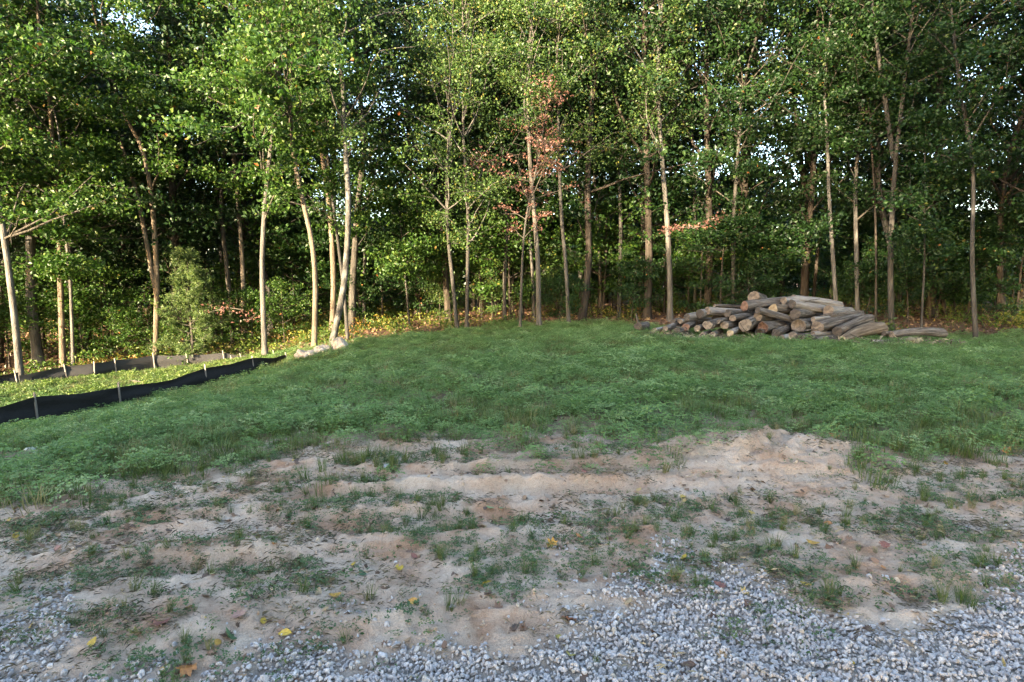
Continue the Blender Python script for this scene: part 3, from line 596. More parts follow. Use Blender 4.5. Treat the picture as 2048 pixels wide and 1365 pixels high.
# a withered branch on the tree behind the left logs, and another in the centre
def dead_spray(root, line, D, n, spread, g):
    q = np.array([P(px, py, D) for px, py in line]) - np.array(root.location)
    v, f = tubes([(q, np.linspace(.022, .006, len(q)))], 5); b = link('dead_branch', mesh_np('dead_branch', v, f, smooth=True), M['twig'], root)
    t = g.uniform(.1, 1, n) * (len(q) - 1); i = np.minimum(t.astype(int), len(q) - 2); c = q[i] + (q[i + 1] - q[i]) * (t - i)[:, None] + g.normal(0, 1, (n, 3)) * np.array([spread, spread, spread * .6])
    o = link('withered_leaves', leaf_mesh('withered_leaves', c, .10, g=g), M['dead'], b); o['label'] = 'withered orange brown leaves'
g = np.random.default_rng(3)
dead_spray(FRONT[26], [(1385, 455), (1350, 455), (1325, 462)], 19.5, 90, .12, g)
dead_spray(FRONT[26], [(1385, 458), (1410, 450), (1442, 432)], 19.5, 100, .12, g)
dead_spray(FRONT[14], [(937, 300), (955, 320), (985, 325), (975, 345)], 18.6, 150, .22, g)
dead_spray(FRONT[5], [(487, 620), (450, 615), (420, 625)], 18.6, 60, .20, g)
dead_spray(FRONT[5], [(487, 640), (500, 640), (515, 625)], 18.6, 60, .18, g)

# trees deeper in the wood: ten shapes, copied
PROTO = []
for k in range(10):
    g = np.random.default_rng(300 + k); H = g.uniform(13.5, 17.5)
    pts = [np.array([0, 0, 0.]), np.array([g.normal(0, .1), g.normal(0, .1), 2.]), np.array([g.normal(0, .3), g.normal(0, .3), 5.])]
    base, trunk, limbs, c = grow(pts, g.uniform(.08, .17), H, g.uniform(2.3, 3.1), g.uniform(2.4, 4.2), 38, g, per=36, elev=(10, 50), sub=4, spread=.36, keepf=.55)
    root = empty('woodland_tree', (0, 0, 0), 'x', 'tree', 'trees deep in the wood')
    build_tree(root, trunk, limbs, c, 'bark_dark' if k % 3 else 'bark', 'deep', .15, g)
    PROTO.append(root)
def zone(x, y):
    u = 1024 + F * x / y
    if y > 31: far = 'distant '
    else: far = ''
    for lim, side in ((20, 'beyond the left end of the fences'), (100, 'behind the thickest pale trunk'), (215, 'behind the straight brown trunk and its thin neighbour'), (360, 'behind the two stemmed bright trunk'), (500, 'behind the young pine'), (610, 'behind the grey trunk at the fence end'),
                      (700, 'behind the curved rough grey trunk'), (790, 'in the dark gap right of the curved trunk'), (880, 'left of the two close slim trunks'), (980, 'behind the two close slim trunks'), (1090, 'behind the red leaved sapling'), (1170, 'behind the slim trunk with the leafy foot'),
                      (1290, 'behind the three dim trunks'), (1400, 'behind the big pale trunk'), (1540, 'behind the left half of the log pile'), (1660, 'behind the forked trunk and highest logs'), (1760, 'behind the right half of the log pile'), (1860, 'behind the long fallen log'), (1975, 'behind the crooked grey trunk'), (9999, 'at the right edge')):
        if u < lim: break
    return 'slender %stree in the shaded wood %s' % (far, side)
spots = []; g = np.random.default_rng(42); tries = 0
while len(spots) < 135 and tries < 12000:
    tries += 1
    y = 20.8 + 22 * g.uniform(0, 1) ** 1.3; x = g.uniform(-1.12, 1.12) * y
    u = 1024 + F * x / y
    if u > 1270 and g.uniform() < (.92 if y > 28 else .45): continue
    if abs(u - 770) < 40 and y > 24: continue
    if 740 < u < 800 and y > 25 and g.uniform() < .6: continue
    if u < 620 and g.uniform() < .1: continue
    if any((x - a) ** 2 + (y - b) ** 2 < 1.7 ** 2 for a, b in spots): continue
    spots.append((x, y))
for k, (x, y) in enumerate(spots):
    s = g.uniform(.8, 1.12)
    if k < len(PROTO):
        o = PROTO[k]; o.location = (x, y, gz(x, y)); o.rotation_euler = (0, 0, g.uniform(0, 6.28)); o.scale = (s, s, s); o['label'] = zone(x, y)
    else: copy_thing(PROTO[k % 10], (x, y, gz(x, y)), g.uniform(0, 6.28), (s, s, s), zone(x, y))

for k, (x, y) in enumerate([(-18.3, 16.3), (-20.5, 18.5), (-18.2, 20), (-22.5, 15.5), (-23.5, 19), (-25, 16.5), (-21, 22)]):  # unseen trees added at left to keep sun out of the wood
    copy_thing(PROTO[k], (x, y, gz(x, y)), k * 1.1, (1.05, 1.05, 1.05), 'unseen tree added beyond the left end of the view to shade the wood')
for k, (x, y) in enumerate([(18.5, 15.5), (20.5, 12.5), (17, 10.5), (22, 17), (19.5, 7), (23.5, 9.5), (16.5, 5), (20, 2), (25, 14), (24, 5)]):  # unseen trees added at right to block sky light
    copy_thing(PROTO[(k * 3 + 1) % 10], (x, y, gz(x, y)), k * 1.7, (1.05, 1.05, 1.05), 'unseen tree added beyond the right end of the view to block sky light')
# saplings and shrubs under the edge trees
SHR = []
for k, (lm, leaf) in enumerate([('maple', .10), ('maple', .10), ('oak', .105), ('oak', .105), ('aspen', .08), ('oak', .10)]):
    g = np.random.default_rng(500 + k); H = [3.6, 2.6, 4.4, 3.0, 3.2, 2.2][k]
    pts = [np.array([0, 0, 0.]), np.array([g.normal(0, .08), g.normal(0, .08), H * .5])]
    base, trunk, limbs, c = grow(pts, .03, H, [1.3, 1.2, 1.5, 1.3, 1.0, 1.2][k], .45, 26, g, per=24, elev=(0, 35), sub=3, spread=.2)
    root = empty('understory_shrub', (0, 0, 0), 'x', 'shrub', 'shrubs and saplings under the edge of the wood')
    build_tree(root, trunk, limbs, c, 'bark_dark', lm, leaf, g, up=.7)
    SHR.append(root)
shr = [  # px of foot, py of foot, distance, shape, scale, label
 (20, 735, 19.5, 0, .9, 'low maple bush in shade left of the thick pale trunk'), (170, 735, 19.6, 1, 1.0, 'low green bush right of the straight brown trunk behind the fence'),
 (225, 725, 20.5, 0, .95, 'taller maple bush left of the bright two stemmed trunk'), (262, 722, 19.8, 1, .75, 'small bright bush just left of the bright two stemmed trunk'),
 (345, 715, 19.3, 1, .55, 'lowest bright bush at the foot of the bright two stemmed trunk'), (448, 700, 20.5, 0, .7, 'yellow green bush right of the young pine'),
 (505, 690, 20.5, 1, .75, 'bright bush between the young pine and the grey trunk'), (570, 690, 20.5, 0, .62, 'sunlit bush right of the grey trunk by the fence end'),
 (590, 660, 23, 2, .9, 'dark green sapling behind the grey trunk by the fence end'), (720, 650, 22.0, 3, .75, 'dark bush right of the curved rough trunk'),
 (765, 645, 23.5, 2, .9, 'tall dark sapling in the middle left gap of the wood'), (840, 640, 24, 2, .8, 'dark sapling left of the two close slim trunks'),
 (880, 640, 23, 4, .7, 'pale green sapling left behind the two close slim trunks'), (985, 640, 22.5, 4, .85, 'light green sapling right behind the two close slim trunks'),
 (1010, 620, 27, 1, 1.0, 'bush far back in the centre of the wood'), (1118, 655, 19.9, 3, .62, 'dark leafy bush around the foot of the slim straight trunk'),
 (1160, 625, 24.5, 2, .95, 'dark sapling between the bush and the dim trunks'), (1262, 640, 21, 3, .72, 'dense green bush left of the big pale trunk'),
 (1225, 620, 26, 2, .95, 'dark sapling behind the dim trunks'), (1400, 625, 20.8, 2, .85, 'oak sapling leaning over the left logs'), (1440, 615, 20.5, 2, .95, 'largest dark oak sapling above the log pile'),
 (1500, 620, 21.2, 3, .9, 'oak bush behind the stump on top of the logs'), (1560, 612, 24, 3, .9, 'dim bush behind the highest logs'), (1730, 640, 20.2, 5, .8, 'dim bush climbing round the leaf clad trunk'),
 (1700, 610, 26, 2, .8, 'dim sapling behind the pale slim trunk'), (1815, 660, 20, 5, .9, 'dim bush behind the long fallen log'), (1870, 655, 21, 3, 1.1, 'dim sapling behind the far end of the long log'),
 (1930, 660, 20.5, 3, 1.1, 'dark sapling left of the crooked grey trunk'), (2030, 665, 19.5, 2, .9, 'dark sapling at the right edge of the wood'), (1985, 650, 22.5, 2, 1.0, 'dark sapling behind the thick dark trunk'),
]
g = np.random.default_rng(77)
used = set()
for (px, py, D, k, s, lb) in shr:
    p = P(px, py, D); loc = (p[0], D, gz(p[0], D) - .03)
    if k not in used:
        used.add(k); o = SHR[k]; o.location = loc; o.scale = (s, s, s); o['label'] = lb
    else: copy_thing(SHR[k], loc, g.uniform(0, 6.28), (s, s, s * g.uniform(.9, 1.1)), lb)
for k, (x, y) in enumerate([(-17.4, 17.3), (-19, 16.6), (-19.6, 19), (-21.6, 17), (-22, 20), (-18, 21.5), (-24, 17.5)]):  # unseen shrubs added at left, stopping low sun below the crowns
    copy_thing(SHR[k % 4], (x, y, gz(x, y)), k, (1.2, 1.2, 1.2), 'unseen shrub added beyond the left end of the view to shade the wood')
for k in range(72):                     # further back
    for _ in range(50):
        y = g.uniform(21.8, 33); x = g.uniform(-.95, .95) * y
        if (1024 + F * x / y) > 620 or g.uniform() < .3: break
    far = zone(x, y).split(' wood ')[1]
    s = g.uniform(.8, 1.5); copy_thing(SHR[k % 6], (x, y, gz(x, y)), g.uniform(0, 6.28), (s, s, s), 'dim leafy shrub in the shaded wood ' + far)

# the young pine
g = np.random.default_rng(9)
pb = P(385, 706, 18.9); pb[2] = gz(pb[0], 18.9)
root = empty('young_pine', pb, 'young pine with soft pale needles beside the fence on the left', 'pine tree')
H = 3.7; tr = np.array([[0, 0, -.1], [.02, 0, 1], [-.03, .02, 2], [0, 0, 3], [.02, 0, H]]); limbs = []; tuft = []
for q in range(63):
    h = .10 + .12 * (q // 8) + g.normal(0, .035); h = min(max(h, .06), .98); z = H * h; L = 1.4 * (1 - h * .75) * g.uniform(.5, 1.2); az = q * 2.4 + g.normal(0, .4)
    d = np.array([math.cos(az), math.sin(az), g.normal(.3, .2)]); e = np.array([0, 0, z]) + d * L; m = np.array([0, 0, z]) + d * L * .5 - np.array([0, 0, .04])
    limbs.append((np.array([[0, 0, z], m, e]), np.array([.014, .010, .005])))
    for s in range(20):
        t = g.uniform(.35, 1); b = np.array([0, 0, z]) * (1 - t) + e * t + g.normal(0, .10, 3); tuft.append(b)
tuft = np.repeat(np.array(tuft), 14, 0) + g.normal(0, .035, (len(tuft) * 14, 3))
v, f = tubes([(tr, np.array([.05, .042, .032, .02, .01]))], 8); link('trunk', mesh_np('trunk', v, f, smooth=True), M['bark'], root)
v, f = tubes(limbs, 4); link('limbs', mesh_np('limbs', v, f), M['bark'], root)
link('crown', leaf_mesh('crown', tuft, .11, up=.1, wid=.045, g=g), M['needle'], root)

# the far wood that closes the view
g = np.random.default_rng(21); n = 90000
x = g.uniform(-62, 62, n); y = g.uniform(45, 54, n); u = 1024 + F * x / y
top = np.interp(u, [-600, 0, 450, 560, 650, 760, 860, 1000, 1250, 1340, 1450, 1600, 1800, 1900, 1960, 2050, 2700], [11, 11, 9.5, 6.8, 6, 6.5, 8.5, 8.5, 8.5, 7.5, 8.5, 8, 8, 6, 4.5, 7, 7]) * (.55 + .9 * fbm(x * .16, y * .16, 97, 3))
z = base_h(x, y) + top * g.uniform(0, 1, n) ** .9
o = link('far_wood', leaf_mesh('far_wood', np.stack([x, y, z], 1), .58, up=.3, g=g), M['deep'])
tag(o, 'dark mass of the far wood closing the view between trunks', kind='stuff')
# white shed glimpsed through the wood
sb = P(722, 612, 40); root = empty('white_shed', (sb[0], 40, gz(sb[0], 40)), 'small white shed glimpsed through the wood left of centre', 'shed')
def box(name, a, b, m, parent):
    v = [(x_, y_, z_) for x_ in (a[0], b[0]) for y_ in (a[1], b[1]) for z_ in (a[2], b[2])]
    return link(name, mesh_np(name, v, [(0, 1, 3, 2), (4, 6, 7, 5), (0, 4, 5, 1), (2, 3, 7, 6), (0, 2, 6, 4), (1, 5, 7, 3)]), m, parent)
M['white'] = plain('white_paint', (.75, .76, .78)); M['roof'] = plain('grey_shingle', (.10, .10, .11)); M['glass'] = plain('dark_glass', (.03, .035, .04), .1); M['siding'] = plain('beige_siding', (.42, .38, .32))
box('wall', (-.7, 0, 0), (.7, 1.4, 1.3), M['white'], root)
box('roof', (-.8, -.1, 1.302), (.8, 1.5, 1.42), M['roof'], root)

# ------------------------------------------------------------------ log pile
def make_log(a, b, ra, rb, bark, face, label, g, bendz=0.0, name='log', hollow=False):
    a = np.array(a); b = np.array(b); ax = Vector(b - a); L = ax.length
    root = empty(name, a, label, 'log' if name == 'log' else name.replace('_', ' '), 'logs of the pile')
    root.rotation_euler = ax.to_track_quat('Z', 'Y').to_euler()
    ns, nr = 20, max(7, int(L / .085) + 2); th = np.arange(ns) * 2 * math.pi / ns; V = []
    lump = 1 + .07 * np.cos(th * 2 + g.uniform(0, 6)) + .05 * np.cos(th * 3 + g.uniform(0, 6)) + .03 * g.normal(0, 1, ns)
    ridge = g.normal(0, .035, ns); ph = g.uniform(0, 6)
    bx, by = g.normal(0, .008) * L, g.normal(0, .008) * L
    up = root.rotation_euler.to_matrix().inverted() @ Vector((0, 0, 1)); zx, zy = up.x * bendz * .7, up.y * bendz * .7
    for i in range(nr):
        t = i / (nr - 1); r = ra + (rb - ra) * t; s = math.sin(math.pi * t)
        rr = r * lump * (1 + ridge + .018 * np.sin(t * L * 4 + th * 2 + ph) + g.normal(0, .012, ns))
        for j in range(ns): V.append((rr[j] * math.cos(th[j]) + (bx + zx) * s, rr[j] * math.sin(th[j]) + (by + zy) * s, t * L + (g.normal(0, .012) if 0 < i < nr - 1 else 0)))
    V = np.array(V); i = np.arange(nr - 1)[:, None] * ns; j = np.arange(ns)[None, :]; j2 = (j + 1) % ns
    Fq = np.stack([i + j, i + j2, i + ns + j2, i + ns + j], -1).reshape(-1, 4)
    link('bark', mesh_np('bark', V, Fq, smooth=True), M[bark], root)
    for e, ring, sg in ((0, V[:ns], -1), (1, V[-ns:], 1)):
        c = ring.mean(0); rin = c + (ring - c) * .93; inn = c + (ring - c) * (.62 if hollow and e == 0 else .5); z0 = ring[:, 2].mean()
        rin[:, 2] = z0 + sg * .006; inn[:, 2] = z0 + sg * (.008 if not (hollow and e == 0) else -.08) + g.normal(0, .004, ns)
        c[2] = z0 + (sg * .010 if not (hollow and e == 0) else .14)
        v = np.concatenate([ring, rin, inn, [c]]); fc = []
        for q in range(ns):
            q2 = (q + 1) % ns
            for o1 in (0, ns): fc += [(o1 + q, o1 + ns + q, o1 + ns + q2), (o1 + q, o1 + ns + q2, o1 + q2)]
            fc.append((2 * ns + q, 3 * ns, 2 * ns + q2))
        fc = np.array(fc)
        if sg > 0: fc = fc[:, ::-1]
        link('cut_face', mesh_np('cut_face', v, fc), M[face], root)
    return root
# (face px, py, radius px, far end px, py, radius px, distance, extra depth, bark, face, bend, label)
LG = [
 (1276, 653, 8, 1292, 651, 8, 15.2, .25, 'logbark', 'face_dark', 0, 'stump piece lying apart at the far left end of the logs'),
 (1331, 658, 5.5, 1366, 646, 5, 15.2, .5, 'logbark', 'face', 0, 'thin grey log slanting up at the low left end of the pile'),
 (1309, 661, 5, 1330, 657, 4.5, 15.1, .2, 'loggrey', 'face', 0, 'short pale log lying low left of the pile'),
 (1371, 655, 7.5, 1390, 646, 7, 15.2, .7, 'logbark', 'face_orange', 0, 'log with an orange cut end on the low left of the pile'),
 (1394, 657, 6.5, 1412, 652, 6.5, 15.1, .6, 'logbark', 'face', 0, 'dark short log right of the orange ended one'),
 (1415, 651, 9.5, 1455, 641, 8.5, 15.1, .8, 'logbark', 'face', 0, 'log with a big pale oval end in the left of the pile'),
 (1449, 651, 8, 1476, 648, 7.5, 15.1, .9, 'logbark', 'face', 0, 'log with a round grey end right of the big oval ended one'),
 (1374, 635, 7.5, 1401, 631, 7, 15.5, .25, 'loggrey', 'face_dark', 0, 'broken ended log at the top left shoulder of the pile'),
 (1400, 628, 8.5, 1418, 624, 8, 15.6, .3, 'loggrey', 'face_dark', 0, 'short barkless log resting second from left on the upper shoulder'),
 (1415, 622, 8, 1502, 627, 7.5, 15.7, .5, 'loggrey', 'face', 0, 'long smooth grey log along the upper left of the pile'),
 (1429, 612.5, 3.8, 1484, 614, 3.8, 16.1, .2, 'logbark', 'face', 0, 'thinnest straight pole on the upper left edge of the pile'),
 (1455, 627, 7, 1494, 629, 7, 15.4, .7, 'logbark', 'face_dark', 0, 'dark ended log poking out below the long smooth grey log'),
 (1465, 637, 7, 1502, 633, 7, 15.3, .7, 'logbark', 'face', 0, 'log with a small pale end under the dark ended log'),
 (1352, 665, 9, 1368, 663, 8, 15.0, .2, 'logbark', 'face_dark', 0, 'knobbly stump at the low left front of the pile'),
 (1406, 671, 6.5, 1420, 667, 6, 14.9, .6, 'logbark', 'face', 0, 'ground log end half sunk in clover on the left'),
 (1424, 672, 7.5, 1440, 664, 7, 14.9, .8, 'logbark', 'face', 0, 'ground log end under the big oval ended log'),
 (1460, 667, 6.5, 1479, 659, 6, 14.9, .4, 'loggrey', 'face_pale', 0, 'low log with a white torn end near the clover'),
 (1437, 644, 4.2, 1455, 638, 4, 15.0, .3, 'logbark', 'face', 0, 'small branch log lying over the oval ended log'),
 (1346, 644, 5.5, 1360, 642, 5, 15.6, .4, 'logbark', 'face_dark', 0, 'small dark round end at the back left of the pile'),
 (1360, 643, 5, 1378, 641, 5, 15.5, .3, 'loggrey', 'face', 0, 'small pale log on the back left beside the dark round end'),
 (1489, 613, 9.5, 1570, 604, 9, 15.9, .5, 'logbark', 'face_orange', 0, 'large log with a split pinkish end high in the middle'),
 (1507, 594, 11, 1526, 600, 9, 16.2, .35, 'logbark', 'face', 0, 'rounded stump crowning the top of the pile'),
 (1546, 619, 9.5, 1583, 619, 9, 15.6, .5, 'logtan', 'face_pale', 0, 'tan log with the fresh cream cut end, upper middle'),
 (1567, 602, 8, 1680, 612, 8, 16.3, .5, 'loggrey', 'face', .06, 'long silvery log along the top right of the pile'),
 (1588, 598, 8, 1609, 600, 8, 16.5, .3, 'loggrey', 'face', 0, 'short pale log on the very top right of the crowning stump'),
 (1584, 608, 9, 1648, 619, 9, 15.8, .3, 'loggrey', 'face_dark', 0, 'smooth silvery log sloping down right of the tan log'),
 (1656, 622, 10.5, 1700, 625, 9.5, 15.8, .7, 'loggrey', 'face', 0, 'thick log with a cracked grey end at the upper right'),
 (1515, 621, 7, 1588, 641, 6.5, 15.2, .2, 'logbark', 'face_dark', 0, 'dark split log sloping down across the middle'),
 (1515, 634, 9, 1545, 634, 8.5, 15.3, .6, 'logbark', 'face', 0, 'log end tucked under the dark split log'),
 (1590, 629, 10.5, 1620, 627, 9, 15.4, .6, 'logbark', 'face_dark', 0, 'knotted log in the centre with stub branches'),
 (1490, 651, 12.5, 1516, 637, 11, 15.0, 1.0, 'logbark', 'face', 0, 'thick brown log pointing out of the lower middle'),
 (1525, 656, 11.5, 1572, 650, 10.5, 15.0, .8, 'logbark', 'face_orange', 0, 'log with a hollow orange red end at the lower middle'),
 (1597, 651, 13, 1628, 647, 11.5, 15.0, .9, 'logbark', 'face', 0, 'log with a pale rimmed hollow end in the right middle'),
 (1634, 654, 12, 1718, 634, 10.5, 15.1, .9, 'logbark', 'face', 0, 'long rough log with a brown end right of the rimmed one'),
 (1674, 664, 10.5, 1737, 640, 12.5, 14.9, .5, 'logbark', 'face_dark', 0, 'thick log with the blackest round end at the right'),
 (1684, 682, 9.5, 1763, 658, 13.5, 14.6, .35, 'logtan', 'face_pale', .12, 'bent brown log with a yellow end at the right foot of the pile'),
 (1518, 666, 8, 1540, 662, 7, 14.9, .8, 'logbark', 'face_dark', 0, 'dark low log under the hollow orange ended one'),
 (1551, 668, 8.5, 1574, 658, 8, 14.8, .7, 'logbark', 'face_dark', 0, 'low log with a pale ringed dark end, lower middle'),
 (1564, 676, 6, 1584, 673, 5.5, 14.6, .4, 'loggrey', 'face', 0, 'small log with a star cracked pale end near the clover'),
 (1586, 671, 7.5, 1604, 667, 7, 14.8, .7, 'logbark', 'face', 0, 'short log between the star cracked one and the rimmed one'),
 (1599, 677, 8.5, 1626, 673, 8, 14.6, .6, 'logbark', 'face_dark', 0, 'log with a dark red brown end low on the right'),
 (1621, 678, 7, 1640, 675, 6.5, 14.6, .6, 'logbark', 'face_dark', 0, 'small dark log at the clover edge below the brown ended one'),
 (1625, 669, 6, 1670, 669, 6, 14.9, .3, 'loggrey', 'face', 0, 'silvery straight log lying flat at the lower right'),
 (1632, 681, 6.5, 1674, 676, 6, 14.5, .3, 'logbark', 'face_dark', 0, 'lowest bark log on the clover at the lower right'),
 (1514, 679, 3.4, 1552, 677, 3.2, 14.5, .1, 'loggrey', 'face_pale', 0, 'thin pale stick log at the clover under the middle'),
 (1626, 639, 4.8, 1668, 636, 4.5, 15.2, .3, 'loggrey', 'face', 0, 'thin crooked log on top of the long rough one'),
 (1660, 633, 7, 1722, 628, 6.5, 15.6, .5, 'logbark', 'face_dark', 0, 'log behind the black ended one, right shoulder'),
 (1768, 667, 5, 1790, 668, 4.5, 14.9, .3, 'logbark', 'face_dark', 0, 'stubby end behind the bent brown log'),
 (1783, 670, 6.5, 1887, 667, 9, 14.9, .5, 'logbark', 'face', .14, 'long fallen log lying alone right of the pile'),
 (1742, 685, 5.5, 1814, 683, 5.5, 14.5, .2, 'loggrey', 'face_dark', 0, 'flat grey log low between the bent log and pale stone'),
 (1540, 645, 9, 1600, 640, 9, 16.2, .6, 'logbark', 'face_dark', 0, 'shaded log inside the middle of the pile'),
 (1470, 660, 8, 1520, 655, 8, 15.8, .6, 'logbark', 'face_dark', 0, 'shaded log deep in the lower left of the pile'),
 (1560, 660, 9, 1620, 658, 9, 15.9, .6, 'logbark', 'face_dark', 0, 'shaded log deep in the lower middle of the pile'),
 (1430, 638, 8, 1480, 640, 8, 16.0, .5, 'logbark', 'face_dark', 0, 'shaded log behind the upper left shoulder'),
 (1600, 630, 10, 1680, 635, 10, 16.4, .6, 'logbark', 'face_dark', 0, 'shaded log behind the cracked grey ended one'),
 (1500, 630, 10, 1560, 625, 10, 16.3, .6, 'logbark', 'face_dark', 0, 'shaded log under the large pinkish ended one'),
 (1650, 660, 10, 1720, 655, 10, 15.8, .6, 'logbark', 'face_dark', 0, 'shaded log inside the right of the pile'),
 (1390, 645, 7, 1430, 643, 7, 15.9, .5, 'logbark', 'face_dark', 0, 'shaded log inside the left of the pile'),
]
for k, (x1, y1, r1, x2, y2, r2, D, dd, bk, fc, bz, lb) in enumerate(LG):
    g = np.random.default_rng(900 + k)
    D2 = D + dd + .25
    o = make_log(P(x1, y1, D), P(x2, y2, D2), r1 / F * D, r2 / F * D2, bk, fc, lb, g, bz, hollow='hollow' in lb)
    if k == 0:
        v, f = tubes([(np.array([[.05, 0, .1], [-.0, 0, .12], [0, 0, .12]]), np.array([.03, .03, .03]))], 6)
        st = np.array([P(1277, 648, 15.3), P(1275, 640, 15.3), P(1272, 628, 15.3)]); mi = np.array(o.matrix_basis.inverted()); st = st @ mi[:3, :3].T + mi[:3, 3]
        v, f = tubes([(st, np.array([.03, .026, .018]))], 6); link('branch_stub', mesh_np('branch_stub', v, f), M['logbark'], o)

x, y = rpts(2600, 3.6, 11.8, 13.9, 16.4); kk = (y < 14.9 + .35 * np.abs(x - 7.4) * .3) | (y > 15.9)
scatter('wood_chips', np.stack([x[kk], y[kk], ground_h(x[kk], y[kk]) + .02], 1), rng.uniform(0, 6.28, (kk.sum(), 3)), rng.uniform(.4, 1.6, kk.sum()), [(leaf_mesh('chip', g1.normal(0, .06, (5, 3)) * np.array([1, 1, .2]), .09, up=2, wid=.14, g=g1), M['straw']) for _ in range(4)], 'bark chips and splinters strewn round the log pile')
gs = np.random.default_rng(31)
for (x1, y1, x2, y2, D, rr, lb) in [(1545, 672, 1577, 650, 14.6, .012, 'curved thin branch sticking up before the dark low logs'), (1424, 660, 1447, 634, 14.7, .010, 'thin branch leaning on the left of the log pile'), (1700, 668, 1752, 686, 14.3, .014, 'thin branch on the ground below the bent brown log'),
        (1590, 662, 1640, 656, 14.6, .016, 'thin branch lying across the rimmed log'), (1478, 645, 1500, 668, 14.6, .012, 'broken twig hanging beside the thick brown log'), (1640, 632, 1700, 622, 15.3, .018, 'crooked branch below the cracked grey ended log'), (1352, 654, 1384, 668, 14.8, .014, 'twig among the low left logs'), (1600, 606, 1640, 598, 15.9, .015, 'twig standing up from the top of the pile')]:
    a, b = P(x1, y1, D), P(x2, y2, D + .15); mm = (a + b) / 2 + gs.normal(0, .05, 3)
    v, f = tubes([(np.array([a, (a + mm) / 2 + gs.normal(0, .015, 3), mm, b]) - a, np.array([rr, rr, rr * .9, rr * .5]))], 6)
    tag(link('thin_branch', mesh_np('thin_branch', v, f, smooth=True), M['logbark'], None, a), lb, 'branch', 'thin branches among the logs')
# boulders
def rock(name, px, py, D, sx, sy, sz, label, seed, group):
    g = np.random.default_rng(seed); import bmesh
    bm = bmesh.new(); bmesh.ops.create_icosphere(bm, subdivisions=4, radius=1)
    v = np.array([q.co[:] for q in bm.verts]); f = np.array([[q.index for q in p.verts] for p in bm.faces]); bm.free()
    for k in range(16):
        d = unit(g.normal(0, 1, 3)); e = v @ d - g.uniform(.55, .85); v = v - np.outer(np.clip(e, 0, None), d) * .9
    q = fbm(v[:, 0] * 2.3 + v[:, 2] * 1.7 + seed, v[:, 1] * 2.3 - v[:, 2] * 1.1, seed, 4); v = v * (.9 + .9 * (q - .5) + .12 * fbm(v[:, 0] * 9, v[:, 1] * 9 + v[:, 2] * 7, 5, 2))[:, None]
    v *= np.array([sx, sy, sz]); p = P(px, py, D)
    o = link(name, mesh_np(name, v, f, smooth=True), M['boulder2' if group is None else 'boulder'], None, (p[0], D, gz(p[0], D) + sz * .35)); tag(o, label, 'boulder', group)
rock('boulder', 678, 700, 15.4, .27, .22, .32, 'tallest pale boulder at the foot of the curved grey trunk', 1, 'pale boulders at the lawn edge')
rock('boulder', 645, 707, 15.2, .32, .24, .24, 'middle pale boulder between the tallest and the flat one', 2, 'pale boulders at the lawn edge')
rock('boulder', 614, 714, 15.0, .34, .24, .22, 'lowest flat pale boulder nearest the fence end', 3, 'pale boulders at the lawn edge')
M['boulder2'] = plain('dull_yellow_stone', (.20, .17, .10))  # dull yellowish base colour, darkened unevenly by noise
rock('boulder', 1829, 690, 14.4, .24, .18, .20, 'yellowish stone in the clover below the long fallen log', 4, None)

